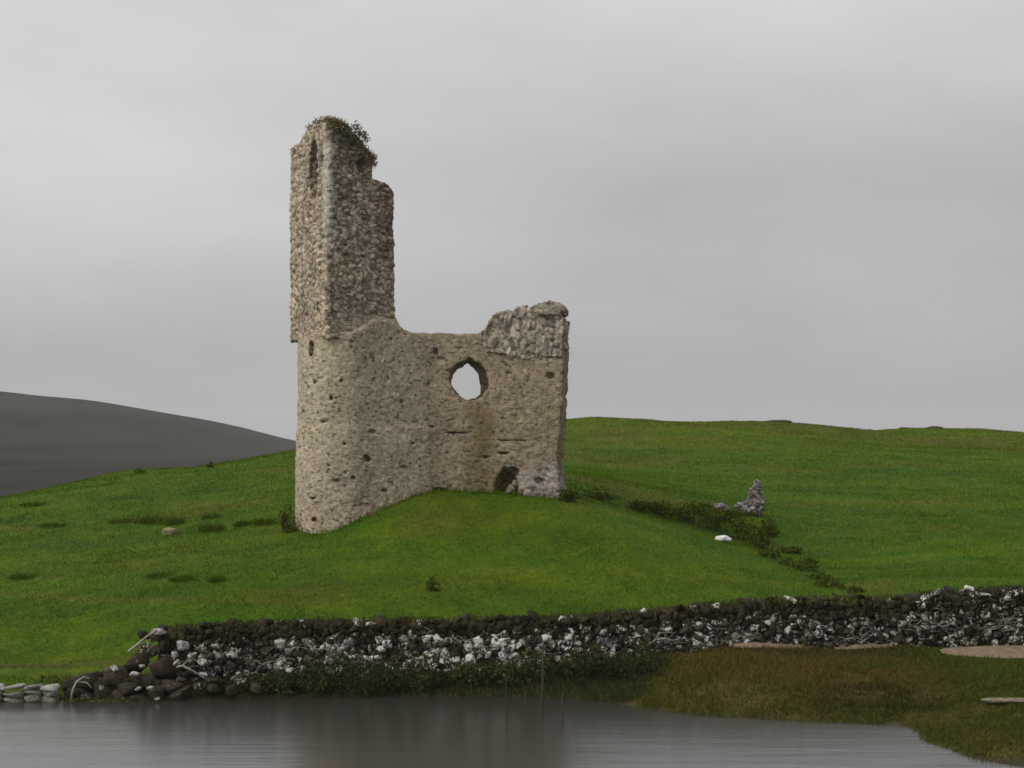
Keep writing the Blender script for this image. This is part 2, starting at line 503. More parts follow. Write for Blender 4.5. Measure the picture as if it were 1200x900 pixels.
def masonry(name, sdf, box, h, parent, stone, depth, colfn, seed, miss=.03, bulge=.02, rough=.035, jitter=.85):
    (X, Y, Z), org = grid(*box)
    d = sdf(X, Y, Z)
    V, Q = surface_nets(d, org, h)
    Nn = vert_normals(V, Q)
    f1, f2, idv = voronoi(V + .05*np.stack([fbm(V[:, 0]*3, V[:, 1]*3, V[:, 2]*3, 2, seed+k) for k in (1, 2, 3)], 1), stone, seed, jitter)
    edge = f2 - f1                                           # 0 in the joints
    joint = 1 - smooth(.04, .22, edge)
    missing = (idv > 1 - miss)
    off = -depth*joint + bulge*(hash_id(idv, 1) - .5)*2*(1-joint) - np.where(missing, .11*(1-joint*.6), 0)
    off = off + rough*fbm(V[:, 0]*2.2, V[:, 1]*2.2, V[:, 2]*2.2, 4, seed+9)
    V2 = V + Nn*off[:, None]
    col = colfn(V, Nn, idv, joint)
    return link(name, np_mesh(name, V2, Q, 4, np.clip(col, .004, .9)), M_masonry, parent)

def hash_id(idv, k):
    return np.modf(np.abs(np.sin(idv*9173.13 + k*12.9898)*43758.5453))[0]

def stone_col(V, idv, joint, base, warm, mortar, vari=.35, dark=.08, jm=.55):
    t = hash_id(idv, 2)[:, None]
    c = np.array(base)*(1-t) + np.array(warm)*t
    c = c * (1 + vari*(hash_id(idv, 3)-.5)*2)[:, None]
    dk = (hash_id(idv, 4) < dark)[:, None]
    c = np.where(dk, c*.55, c)
    jm = (joint*jm)[:, None]
    return c*(1-jm) + np.array(mortar)*jm

castle = empty('castle_ruin', (wx(480, 57), 57, 3.4), 'roofless ruined stone tower house with a tall broken turret, on the green knoll', 'castle')
def adopt(o):
    o.parent = castle
    o.matrix_parent_inverse = castle.matrix_world.inverted()
    o.matrix_parent_inverse.translation = -Vector(castle.location)

# --- stair tower with its rounded corner
TURF = np.array([wx(383, 56.05), 56.05])            # front corner of the square turret
AE = R(31)
E1 = np.array([math.cos(AE), math.sin(AE)]); E2 = np.array([-math.sin(AE), math.cos(AE)])   # along the right face, along the left face
TSU, TSV = 2.28, 2.70
TU0, TU1, TV0, TV1, TRR = -.20, 4.3, -.13, 2.6, 1.2
def turret_uv(X, Y):
    return (X-TURF[0])*E1[0] + (Y-TURF[1])*E1[1], (X-TURF[0])*E2[0] + (Y-TURF[1])*E2[1]
def tower_plan(X, Y):
    u, v = turret_uv(X, Y)
    qx = np.abs(u - (TU0+TU1)/2) - ((TU1-TU0)/2 - TRR); qy = np.abs(v - (TV0+TV1)/2) - ((TV1-TV0)/2 - TRR)
    return np.hypot(np.maximum(qx, 0), np.maximum(qy, 0)) + np.minimum(np.maximum(qx, qy), 0) - TRR
def tower_Y(px):
    Y = np.linspace(54, 62, 1601); d = tower_plan(wx(px, Y), Y)
    k = np.nonzero(d < 0)[0]
    return Y[k[0]] if len(k) else 57.2
def px_hole(X, Y, Z, px, py, rx, ry, rd):
    """a pocket centred on a point of the tower's face, radii in photo pixels, depth in metres"""
    Yd = tower_Y(px); cx, cz = wx(px, Yd), wz(py, Yd)
    return np.sqrt(((X-cx)/(.78*rx*Yd/F))**2 + ((Z-cz)/(.78*ry*Yd/F))**2 + ((Y-Yd)/rd)**2) - 1
def sdf_tower(X, Y, Z):
    d = tower_plan(X, Y) + .05*fbm(X*.8, Y*.8, Z*.6, 3, 3) + .008*(Z-5) - .04*smooth(6.45, 6.2, Z)
    u, v = turret_uv(X, Y)
    top = 9.05 + ZO + 1.5*np.clip(-d, 0, .3)*smooth(2.75, 2.2, u)*smooth(.6, 1.7, u) + .10*fbm(X*2, Y*2, Z*2, 3, 6)
    top = top + .30*np.exp(-np.maximum(u-2.28, 0)/.22)*smooth(.6, 1.7, u)
    d = np.maximum(d, (Z - top)*.9)
    for px, py, rx, ry, rd in ((430, 537, 7, 4.5, .35), (365, 409, 4, 12, .35), (367, 584, 10, 2.2, .16), (490, 584, 9, 4, .3),
                               (400, 446, 2.2, 2.6, .2), (436, 419, 2.2, 2.6, .2), (455, 443, 2.6, 2.4, .2), (428, 420, 2, 2.6, .15), (470, 470, 2.6, 2.2, .2), (369, 448, 2.6, 5, .2), (388, 466, 2.6, 2.6, .2), (380, 494, 5, 2.2, .2),
                               (436, 506, 6, 2, .15), (414, 560, 4, 2.2, .2), (369, 608, 5, 4, .2), (425, 592, 14, 1.8, .13), (395, 563, 8, 2, .15), (473, 547, 6, 2, .15), (458, 398, 3, 2.4, .15), (404, 520, 3, 2, .15), (446, 478, 2, 2, .15), (412, 400, 3, 2, .15), (483, 520, 4, 2, .15), (385, 545, 4, 2, .15), (450, 575, 5, 2, .15)):
        q = px_hole(X, Y, Z, px, py, rx, ry, rd)
        d = np.maximum(d, -(q + .7*fbm(X*9, Y*9, Z*9, 2, 14))*.12)
    return d
def col_tower(V, Nn, idv, joint):
    c = stone_col(V, idv, joint, (.405, .35, .27), (.39, .32, .235), (.36, .305, .225), .17, .03, .7)
    up = smooth(6.0, 6.5, V[:, 2] + .25*fbm(V[:, 0], V[:, 1], V[:, 2]*.5, 2, 8))[:, None]
    c = c*(1-up) + c*np.array([.98, .985, .96])*up           # greyer harling above the string course
    low = fbm(V[:, 0]*.9, V[:, 1]*.9, V[:, 2]*.7, 4, 12)[:, None]
    c = c*(1 + .25*low)
    ub = (smooth(8.2, 9.2, V[:, 2] + .6*low[:, 0]))[:, None]*.3
    c = c*(1-ub) + c*np.array([.80, .76, .70])*ub
    damp = (smooth(4.6, 3.4, V[:, 2])*.35)[:, None]
    return c*(1-damp) + c*np.array([1.12, 1.0, .92])*damp
o = masonry('stair_tower', sdf_tower, (wx(335, 58), wx(540, 58), 55.5, 61.0, CZ, 10.0, .046), .046, None, (.17, .17, .085), .017, col_tower, 11, miss=.0, bulge=.008, rough=.035)
adopt(o)

# --- square turret corbelled out above it
def sdf_turret(X, Y, Z):
    Z = Z - ZO
    u, v = turret_uv(X, Y)
    w = .07*fbm(X*.9, Y*.9, Z*.7, 3, 21)
    rr = .12
    qx = np.abs(u - TSU/2) - (TSU/2 - rr); qy = np.abs(v - TSV/2) - (TSV/2 - rr)
    d = np.hypot(np.maximum(qx, 0), np.maximum(qy, 0)) + np.minimum(np.maximum(qx, qy), 0) - rr + w
    # broken top: high along the left, dropping over the right half
    n = fbm(X*1.8, Y*1.8, Z*0, 3, 23)
    top = 15.36 - .60*smooth(.3, 2.7, v) - 1.05*smooth(.35, 1.75, u) + .10*n
    step = smooth(1.46, 1.58, u + .06*fbm(Z*1.5, X, Y, 2, 25))
    lowt = 13.62 - .28*smooth(1.85, 2.28, u)**2 + .08*n
    top = top*(1-step) + lowt*step
    d = np.maximum(d, (Z-top)*.85)
    # rounded shoulder of the left side
    d = np.maximum(d, (np.hypot(np.maximum(v-1.85, 0), np.maximum(Z-14.35, 0)) - .86)*.9)
    # underside: lowest at the outer corners
    bot = 8.84 + .10*fbm(X*2, Y*2, Z*0, 2, 27) - .25*smooth(.5, 1.0, u)
    d = np.maximum(d, (bot - Z)*.9)
    # weathered chase down the left face, and a hollow near the top of the right face
    g = np.sqrt(((v-.95-.10*(14-Z))/.27)**2 + ((Z-13.9)/.92)**2 + ((u+.02)/.60)**2) - 1
    d = np.maximum(d, -g*.2)
    g = np.sqrt(((u-1.15)/.20)**2 + ((Z-13.98)/.22)**2 + ((v)/.3)**2) - 1
    d = np.maximum(d, -g*.2)
    g = np.sqrt(((v-.6)/.10)**2 + ((Z-9.75)/.2)**2 + ((u)/.3)**2) - 1
    return np.maximum(d, -g*.15)
def col_turret(V, Nn, idv, joint):
    c = stone_col(V, idv, joint, (.46, .395, .315), (.42, .34, .24), (.155, .122, .083), .30, .10, .9)
    u, v = turret_uv(V[:, 0], V[:, 1])
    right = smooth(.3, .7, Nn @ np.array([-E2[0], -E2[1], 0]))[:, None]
    low = fbm(V[:, 0]*1.1, V[:, 1]*1.1, V[:, 2]*.8, 4, 32)[:, None]
    c = c*(1 + .3*low)
    # dark algae and moss on the weathered top, right face's shade painted in as darker stone colour
    mo = (smooth(13.2, 14.9, V[:, 2] + .5*low[:, 0]) * smooth(.05, .5, u))[:, None]
    c = c*(1-.62*mo) + np.array([.030, .030, .014])*.62*mo
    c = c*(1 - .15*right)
    # dressed quoins at the front corner, paler
    qn = (smooth(.30, .12, np.maximum(u, v - .12)) * smooth(14.9, 14.5, V[:, 2]))[:, None] * smooth(11.0, 12.6, V[:, 2])[:, None]
    c = c*(1-qn) + np.array([.46, .42, .36])*(1+.12*low)*qn
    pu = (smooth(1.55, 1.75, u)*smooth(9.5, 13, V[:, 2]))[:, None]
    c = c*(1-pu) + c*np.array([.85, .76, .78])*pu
    ct = stone_col(V, idv, joint, (.405, .35, .27), (.39, .32, .235), (.36, .305, .225), .17, .03, .7)*(1 + .25*low)
    bl = (smooth(10.2, 9.0, V[:, 2] + .5*low[:, 0])*smooth(.2, .8, u))[:, None]*.8
    return c*(1-bl) + ct*bl
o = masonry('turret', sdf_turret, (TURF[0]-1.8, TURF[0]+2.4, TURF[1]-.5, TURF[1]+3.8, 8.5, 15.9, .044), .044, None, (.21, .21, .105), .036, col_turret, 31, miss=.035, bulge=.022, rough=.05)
adopt(o)

# --- flat wall with the ragged window
WA = np.array([wx(487, 57.75), 57.75]); WB = np.array([wx(662, 56.9), 56.9])
WL = float(np.hypot(*(WB-WA))); WD = (WB-WA)/WL; WNb = np.array([-WD[1], WD[0]])      # along, into the wall
if WNb[1] < 0: WNb = -WNb
WT = 1.05
def wall_uv(X, Y):
    return (X-WA[0])*WD[0] + (Y-WA[1])*WD[1], (X-WA[0])*WNb[0] + (Y-WA[1])*WNb[1]
def wall_pt(px, py):
    """point of the wall's face behind a photo pixel -> (along, height)"""
    k = (px-PX0)/F
    # X = k*Y with (X, Y) = WA + t*WD
    t = (k*WA[1] - WA[0]) / (WD[0] - k*WD[1])
    Y = WA[1] + t*WD[1]
    return t, wz(py, Y)
END = sorted([(wz(py, 56.9), wall_pt(px, py)[0]) for px, py in ((661, 352), (661, 420), (660, 450), (658, 490), (654, 520), (654, 550), (657, 570), (658, 600))])
END_Z = np.array([e[0] for e in END]); END_U = np.array([e[1] for e in END])
TOPL = [wall_pt(px, py) for px, py in ((470, 391), (560, 391), (566, 388), (575, 380), (668, 375))]
TOPU = np.array([t[0] for t in TOPL]); TOPZ = np.array([t[1] for t in TOPL])
WIN = [wall_pt(px, py) for px, py in ((525, 447), (527, 437), (533, 429), (541, 424), (549, 420), (560, 425), (568, 433), (572, 443), (571, 456), (565, 465), (556, 471), (543, 470), (532, 461))]
WIN_IN = [wall_pt(px, py) for px, py in ((527, 450), (529, 439), (534, 433), (541, 429), (548, 424), (555, 428), (561, 437), (564, 450), (564, 461), (556, 467), (545, 467), (535, 461))]
def poly_sd(poly, U, Z):
    P = np.array(poly); n = len(P)
    d = np.full(U.shape, 1e9); s = np.ones(U.shape)
    for i in range(n):
        a, b2 = P[i], P[(i+1) % n]
        e = b2 - a
        wu, wz_ = U - a[0], Z - a[1]
        t = np.clip((wu*e[0] + wz_*e[1]) / (e @ e), 0, 1)
        d = np.minimum(d, (wu - e[0]*t)**2 + (wz_ - e[1]*t)**2)
        c1 = Z >= a[1]; c2 = Z < b2[1]; c3 = e[0]*wz_ > e[1]*wu
        flip = (c1 & c2 & c3) | (~c1 & ~c2 & ~c3)
        s = np.where(flip, -s, s)
    return s*np.sqrt(d)
def sdf_wall(X, Y, Z):
    u, t = wall_uv(X, Y)
    n3 = fbm(X*1.6, Y*1.6, Z*1.6, 3, 41)
    d = np.maximum(-t, t - WT) + .05*fbm(X*.7, Y*.7, Z*.7, 3, 43)
    ue = np.interp(Z, END_Z, END_U) + .10*n3 + .05*fbm(X*4, Y*4, Z*4, 2, 44)
    d = np.maximum(d, u - ue)
    d = np.maximum(d, -1.2 - u)
    d = np.maximum(d, Z - (np.interp(u, TOPU, TOPZ) + .10*n3 + .05*fbm(X*4, Y*4, Z*4, 2, 46)))
    # string courses: slight offsets
    d = d - .025*smooth(6.55, 6.45, Z) * smooth(1.8, 1.5, u)
    # window: wide at the face, narrow at the back; seen obliquely the back opening is shifted along the wall
    k = np.clip(t/WT, 0, 1)
    nz = .13*fbm(X*3.2, Y*3.2, Z*3.2, 4, 47)
    sh = SHIFT*k
    q = np.minimum(np.maximum(poly_sd(WIN, u - sh*.5, Z) + nz, t - .92 + nz*.5), poly_sd(WIN_IN, u - sh, Z) + nz*.6)
    d = np.maximum(d, -q)
    # broken hole at the foot
    cu, cz = wall_pt(593, 572)
    q = np.sqrt(((u-cu)/.34)**2 + ((Z-cz)/.62)**2 + (t/.8)**2) - 1 + .25*n3
    d = np.maximum(d, -q*.35)
    cu, cz = wall_pt(600, 553)
    q = np.sqrt(((u-cu)/.18)**2 + ((Z-cz)/.14)**2 + (t/.5)**2) - 1
    d = np.maximum(d, -q*.15)
    for px, py, rx, rz in ((512, 576, .34, .1), (632, 563, .16, .07), (590, 531, .18, .06), (496, 500, .35, .035), (535, 507, .5, .018), (600, 516, .6, .014), (502, 427, .09, .08), (510, 412, .08, .1), (645, 440, .14, .1)):
        cu, cz = wall_pt(px, py)
        q = np.sqrt(((u-cu)/rx)**2 + ((Z-cz)/rz)**2 + (t/.22)**2) - 1
        d = np.maximum(d, -q*min(rx, rz))
    return d
# where the view ray through the window leaves the wall's back: shift of the back opening along the wall
_vd = np.array([wx(547, 1), 1.0]); _vd /= np.hypot(*_vd)
SHIFT = WT * float(_vd @ WD) / float(_vd @ WNb)
def col_wall(V, Nn, idv, joint):
    u, t = wall_uv(V[:, 0], V[:, 1]); z = V[:, 2]
    c = stone_col(V, idv, joint, (.27, .22, .162), (.26, .203, .135), (.225, .182, .128), .18, .03, .65)
    low = fbm(u*.9, t*.9, z*.8, 4, 52)[:, None]
    c = c*(1 + .25*low)
    # run-off stain under the window
    cu = wall_pt(562, 500)[0]
    st = (smooth(.75, .1, np.abs(u - cu + .12*fbm(u*0, z*1.3, z*0, 2, 53))) * smooth(7.6, 6.6, z) * (.75 + .5*low[:, 0]))
    st = np.clip(st, 0, 1)[:, None]
    c = c*(1-.8*st) + np.array([.12, .085, .035])*.8*st
    st2 = (smooth(.5, .1, np.abs(u - wall_pt(580, 560)[0])) * smooth(5.3, 4.3, z))[:, None]*.7
    c = c*(1-st2) + np.array([.25, .18, .085])*st2
    # pinkish rubble at the lower right corner, lichen-yellow blocks above it
    pk = (smooth(2.9, 3.5, u + .3*low[:, 0]) * smooth(5.3, 4.9, z + .35*low[:, 0]))[:, None]
    c = c*(1-pk) + stone_col(V, idv, joint, (.38, .325, .29), (.30, .25, .225), (.18, .15, .13), .3, .12, .6)*pk
    ye = np.clip(smooth(.12, .5, fbm(u*1.2, t, z*1.7, 3, 54)) * smooth(2.9, 3.6, u) * smooth(4.8, 5.2, z) * smooth(7.2, 6.5, z), 0, 1)[:, None]
    c = c*(1-ye*.7) + np.array([.33, .30, .15])*ye*.7
    return c
o = masonry('curtain_wall', sdf_wall, (WA[0]-1.6, WB[0]+1.2, 56.3, 59.6, CZ, 10.2, .046), .046, None, (.18, .18, .09), .019, col_wall, 51, miss=.003, bulge=.010, rough=.045)
adopt(o)

# --- paler rubble core standing on the right end
CORE = [wall_pt(px, py) for px, py in ((566, 392), (572, 380), (577, 368), (590, 364), (602, 365), (606, 358), (613, 357), (618, 362), (632, 356), (645, 355), (655, 362), (659, 372), (662, 380), (660, 400), (663, 408), (660, 419), (640, 419), (628, 421), (600, 421), (590, 415), (572, 413), (568, 402))]
def sdf_core(X, Y, Z):
    u, t = wall_uv(X, Y)
    n3 = fbm(X*2, Y*2, Z*2, 3, 61)
    d = np.maximum(poly_sd(CORE, u, Z) + .06*n3, np.maximum(-t - .10, t - WT*.86) + .06*n3)
    return d
def col_core(V, Nn, idv, joint):
    c = stone_col(V, idv, joint, (.40, .352, .290), (.34, .29, .225), (.19, .16, .12), .28, .10, .7)
    z = V[:, 2]
    streak = fbm(V[:, 0]*4, V[:, 1]*4, z*.6, 3, 62)[:, None]
    c = c*(1 + .35*streak)
    edge = (smooth(8.42, 8.32, z + .05*streak[:, 0]))[:, None]*.6
    return c*(1-edge) + np.array([.48, .45, .39])*edge
o = masonry('rubble_core', sdf_core, (wx(555, 57.3)-.2, WB[0]+1.0, 56.2, 59.3, 8.0, 10.7, .044), .044, None, (.14, .18, .30), .055, col_core, 63, miss=.05, bulge=.035, rough=.06)
adopt(o)
# rounded capping slab at the right end's top
def sdf_cap(X, Y, Z):
    u, t = wall_uv(X, Y)
    cu, cz = wall_pt(643, 366)
    q = np.sqrt(((u-cu)/.56)**2 + (np.maximum(Z-cz+.05, 0)/.42)**2 + ((t-.4)/.65)**2) - 1
    q = q*.4 + .05*fbm(X*3, Y*3, Z*3, 3, 66)
    return np.maximum(q, cz - .1 - Z)
def col_cap(V, Nn, idv, joint):
    return stone_col(V, idv, joint, (.28, .245, .19), (.24, .21, .15), (.15, .13, .095), .25, .1, .5)
o = masonry('capping_stone', sdf_cap, (wx(618, 57), wx(675, 57), 56.2, 59.0, 9.2, 10.7, .044), .044, None, (.3, .3, .12), .03, col_cap, 67, miss=0)
adopt(o)

# ------------------------------------------------------------------ plants: clouds of leaf-sized faces and blades
def leaf_cloud(C, S, rng, colours, aspect=2.2, up=.3, fold=True):
    """C: (n,3) leaf centres, S: (n,) leaf lengths, colours (n,3) -> verts, tris, col"""
    n = len(C)
    d = rng.normal(size=(n, 3)); d[:, 2] += up*1.5
    d /= np.linalg.norm(d, axis=1, keepdims=True)
    e = np.cross(d, rng.normal(size=(n, 3))); e /= np.linalg.norm(e, axis=1, keepdims=True)
    l = S[:, None]; w = l/aspect
    V = np.stack([C - d*l/2, C + e*w/2, C + d*l/2, C - e*w/2], 1).reshape(-1, 3)
    i = np.arange(n)*4
    T = np.stack([i, i+1, i+2, i+3], 1)
    return V, T, np.repeat(colours, 4, 0)

def blades(P, Hh, Wd, rng, colours, lean=.6):
    n = len(P)
    ang = rng.uniform(0, 2*np.pi, n); ln = rng.uniform(.1, 1, n)*lean
    dirv = np.stack([np.cos(ang)*ln, np.sin(ang)*ln, np.ones(n)], 1); dirv /= np.linalg.norm(dirv, axis=1, keepdims=True)
    a2 = rng.uniform(0, 2*np.pi, n)
    side = np.stack([np.cos(a2), np.sin(a2), np.zeros(n)], 1)*Wd[:, None]/2
    V = np.stack([P - side, P + side, P + dirv*Hh[:, None]], 1).reshape(-1, 3)
    T = np.arange(3*n).reshape(n, 3)
    return V, T, np.repeat(colours, 3, 0)

PAL = {
 'gorse': ((.042, .066, .004), (.080, .108, .008), (.060, .050, .016)),
 'bankshrub': ((.032, .042, .010), (.080, .084, .026), (.055, .046, .020)),
 'yellowgreen': ((.040, .055, .010), (.11, .115, .030), (.05, .04, .02)),
 'rush': ((.038, .074, .003), (.066, .102, .005), (.07, .076, .01)),
 'drygrass': ((.10, .085, .040), (.20, .175, .10), (.045, .04, .018)),
 'moss': ((.10, .09, .035), (.21, .18, .075), (.40, .35, .20)),
}
def pal_cols(rng, pal, n, w=(.5, .35, .15)):
    P = np.array(PAL[pal]); k = rng.choice(3, n, p=w)
    return P[k] * rng.uniform(.7, 1.35, (n, 1))

def shrub_mesh(seed, rx, ry, rz, n, pal, leaf=.07, lumps=9, w=(.5, .35, .15), up=.3, flat=.0):
    rng = np.random.default_rng(seed)
    # lumps on an uneven dome; leaves sit mostly near the outside of each lump
    lc = rng.normal(size=(lumps, 3)); lc /= np.linalg.norm(lc, axis=1, keepdims=True)
    lc *= rng.uniform(.25, .72, (lumps, 1)); lc[:, 2] = np.abs(lc[:, 2])*.95 + .18
    lr = rng.uniform(.24, .46, lumps)
    k = rng.integers(0, lumps, n)
    q = rng.normal(size=(n, 3)); q /= np.linalg.norm(q, axis=1, keepdims=True)
    C = lc[k] + q*(lr[k]*rng.uniform(.45, 1.08, n)**.6)[:, None]
    C *= np.array([rx, ry, rz]); C[:, 2] = np.maximum(C[:, 2], .02)
    stray = rng.uniform(0, 1, n) < .16
    C[stray] *= rng.uniform(.9, 1.45, (stray.sum(), 1))*np.array([1.15, 1.15, .8])
    tint = rng.uniform(.7, 1.35, lumps)[k][:, None]
    V, T, c = leaf_cloud(C, rng.uniform(.6, 1.4, n)*leaf, rng, pal_cols(rng, pal, n, w)*tint, up=up)
    return V, T, c
def stems_mesh(seed, rx, ry, rz, n=7, r=.018):
    rng = np.random.default_rng(seed)
    Vs, Qs = [], []
    for i in range(n):
        a = rng.uniform(0, 6.28); e = np.array([math.cos(a)*rx*.5*rng.uniform(.2, 1), math.sin(a)*ry*.5*rng.uniform(.2, 1), rz*rng.uniform(.4, .7)])
        st = np.array([rng.normal()*.04, rng.normal()*.04, -.08])
        b0 = len(Vs)*0 + sum(len(v) for v in Vs)
        ring = []
        for s_, rr in ((0, r), (.5, r*.7), (1, r*.25)):
            c = st + (e-st)*s_ + (rng.normal(size=3)*.03 if s_ == .5 else 0)
            for kk in range(5):
                t = kk/5*6.283
                ring.append(c + np.array([math.cos(t), math.sin(t), 0])*rr)
        Vs.append(np.array(ring))
        for j in range(2):
            for kk in range(5):
                Qs.append((b0+j*5+kk, b0+j*5+(kk+1) % 5, b0+(j+1)*5+(kk+1) % 5, b0+(j+1)*5+kk))
    return np.vstack(Vs), np.array(Qs)

def shrub(name, label, cat, loc, size, n, pal, seed, leaf=.07, group=None, lumps=9, w=(.5, .35, .15), rz=0, up=.3):
    root = empty(name, loc, label, cat, group)
    root.rotation_euler.z = rz
    V, T, c = shrub_mesh(seed, *size, n, pal, leaf, lumps, w, up)
    link('foliage', np_mesh('foliage', V, T, 4, c, False), M_leaf, root)
    V, Q = stems_mesh(seed+1, *size)
    link('stem', np_mesh('stem', V, Q, 4), M_wood, root)
    return root

def tussock_mesh(seed, rx, ry, h, n, pal, w=(.5, .35, .15), bw=.02, lean=.9):
    rng = np.random.default_rng(seed)
    m = 9; ca = np.linspace(-.6, .6, m); cb = rng.uniform(-.3, .3, m); cr = rng.uniform(.38, .55, m)
    kk_ = rng.integers(0, m, n); a = rng.uniform(0, 6.283, n); r = np.sqrt(rng.uniform(0, 1, n))
    P = np.stack([(ca[kk_] + np.cos(a)*r*cr[kk_])*rx, (cb[kk_] + np.sin(a)*r*cr[kk_]*1.4)*ry, np.full(n, -.03)], 1)
    hh = h*rng.uniform(.5, 1.1, n)*(1-.5*r)
    return blades(P, hh, np.full(n, bw), rng, pal_cols(rng, pal, n, w), lean)

# turf and plants growing on the turret's broken top: part of the ruin's look, but plants of their own
def top_plant(label, pts, seed, n, leaf, pal, w, spread_, second=None):
    rng = np.random.default_rng(seed)
    P = np.array(pts); k = rng.integers(0, len(P), n)
    q = rng.normal(size=(n, 3))*np.array(spread_)
    C = P[k] + q
    cc = pal_cols(rng, pal, n, w)
    if second:
        P2 = np.array(second[0]); n2 = second[1]
        C = np.vstack([C, P2[rng.integers(0, len(P2), n2)] + rng.normal(size=(n2, 3))*.06]); cc = np.vstack([cc, pal_cols(rng, second[2], n2, (.35, .5, .15))]); n += n2
    V, T, c = leaf_cloud(C, rng.uniform(.6, 1.4, n)*leaf, rng, cc)
    c0 = P.mean(0)
    o = link('wall_plant', np_mesh('wall_plant', V - c0, T, 4, c, False), M_leaf)
    o.location = c0
    return tag(o, label, 'plant')
def turret_pt(u, v, z):
    p = TURF + E1*u + E2*v
    return (p[0], p[1], z + ZO)
def turret_top(u): return 15.36 - 1.05*float(smooth(.35, 1.75, np.array(u)))
top_plant('brown tangle of moss and dry grass hanging over the turret top', [turret_pt(u_, v_, turret_top(u_) + dz) for u_ in np.arange(.1, 1.56, .12) for v_, dz in ((0, -.12), (.3, -.06), (.7, -.04), (-.04, -.32))] + [turret_pt(1.5, .0, 14.25), turret_pt(1.45, -.03, 14.1), turret_pt(1.2, -.05, 14.35), turret_pt(.1, 1.0, 15.3), turret_pt(.1, 1.4, 15.25)],
          101, 5200, .062, 'moss', (.42, .36, .22), (.055, .055, .05), ([turret_pt(1.0, -.14, 14.95), turret_pt(1.1, -.14, 14.88), turret_pt(1.2, -.14, 14.78), turret_pt(.9, -.1, 15.1)], 520, 'drygrass'))
# ------------------------------------------------------------------ stones
from math import sqrt
def ico(sub):
    import bmesh
    bm = bmesh.new(); bmesh.ops.create_icosphere(bm, subdivisions=sub, radius=1)
    V = np.array([v.co[:] for v in bm.verts]); T = np.array([[v.index for v in f.verts] for f in bm.faces]); bm.free()
    return V, T
ICO1, ICO2, ICO3, ICO4 = ico(1), ico(2), ico(3), ico(4)
def hull_stone(seed, npts=15):
    import bmesh
    r = np.random.default_rng(seed)
    p = r.normal(size=(npts, 3)); p = np.sign(p)*np.abs(p/np.abs(p).max(1, keepdims=True))**.55
    p /= np.linalg.norm(p, axis=1, keepdims=True)**.55
    bm = bmesh.new(); vs = [bm.verts.new(q) for q in p]
    res = bmesh.ops.convex_hull(bm, input=vs)
    bmesh.ops.delete(bm, geom=list({e for e in res['geom_interior'] if isinstance(e, bmesh.types.BMVert)}), context='VERTS')
    bmesh.ops.subdivide_edges(bm, edges=bm.edges[:], cuts=2, use_grid_fill=True)
    bmesh.ops.smooth_vert(bm, verts=bm.verts[:], factor=.5, use_axis_x=True, use_axis_y=True, use_axis_z=True)
    bmesh.ops.triangulate(bm, faces=bm.faces[:])
    bm.verts.index_update()
    V = np.array([v.co[:] for v in bm.verts]); T = np.array([[v.index for v in f.verts] for f in bm.faces]); bm.free()
    V = V - (V.max(0)+V.min(0))/2; V = V/np.abs(V).max(0)
    V = V*(1 + .10*fbm(V[:, 0]*2+seed, V[:, 1]*2, V[:, 2]*2, 3, 3))[:, None]
    return V, T
HULLS = [hull_stone(900+k, 12 + k % 5) for k in range(26)]
def angular(rng, size, tilt=.14):
    V, T = HULLS[rng.integers(0, len(HULLS))]
    sg = np.array([rng.choice((-1, 1)), 1, 1]); V = V*sg; T = T if sg[0] > 0 else T[:, ::-1]
    V = V*np.array(size)/2
    a, b_, c = rng.normal(size=3)*np.array([tilt, tilt*1.2, tilt*.7])
    ca, sa = math.cos(c), math.sin(c); V = V @ np.array([[ca, -sa, 0], [sa, ca, 0], [0, 0, 1]]).T
    ca, sa = math.cos(b_), math.sin(b_); V = V @ np.array([[ca, 0, sa], [0, 1, 0], [-sa, 0, ca]]).T
    ca, sa = math.cos(a), math.sin(a); V = V @ np.array([[1, 0, 0], [0, ca, -sa], [0, sa, ca]]).T
    return V, T
def stone(rng, size, base=ICO2, box=.55, rough=.16, rot=True):
    V, T = base
    s = np.abs(V)**(1-box*.6); s = np.sign(V)*s
    s /= np.maximum(np.abs(s).max(), 1e-6)
    o = rng.uniform(0, 100, 3)
    s = s*(1 + rough*fbm(s[:, 0]*1.3+o[0], s[:, 1]*1.3+o[1], s[:, 2]*1.3+o[2], 3, 5))[:, None]
    s = s + .06*np.stack([fbm(s[:, 0]*2.5+o[k], s[:, 1]*2.5, s[:, 2]*2.5, 2, 7+k) for k in range(3)], 1)
    s = s*np.array(size)/2
    if rot:
        a, b_, c = rng.normal(size=3)*np.array([.14, .16, .10])
        ca, sa = math.cos(c), math.sin(c); s = s @ np.array([[ca, -sa, 0], [sa, ca, 0], [0, 0, 1]]).T
        ca, sa = math.cos(b_), math.sin(b_); s = s @ np.array([[ca, 0, sa], [0, 1, 0], [-sa, 0, ca]]).T
        ca, sa = math.cos(a), math.sin(a); s = s @ np.array([[1, 0, 0], [0, ca, -sa], [0, sa, ca]]).T
    return s, T

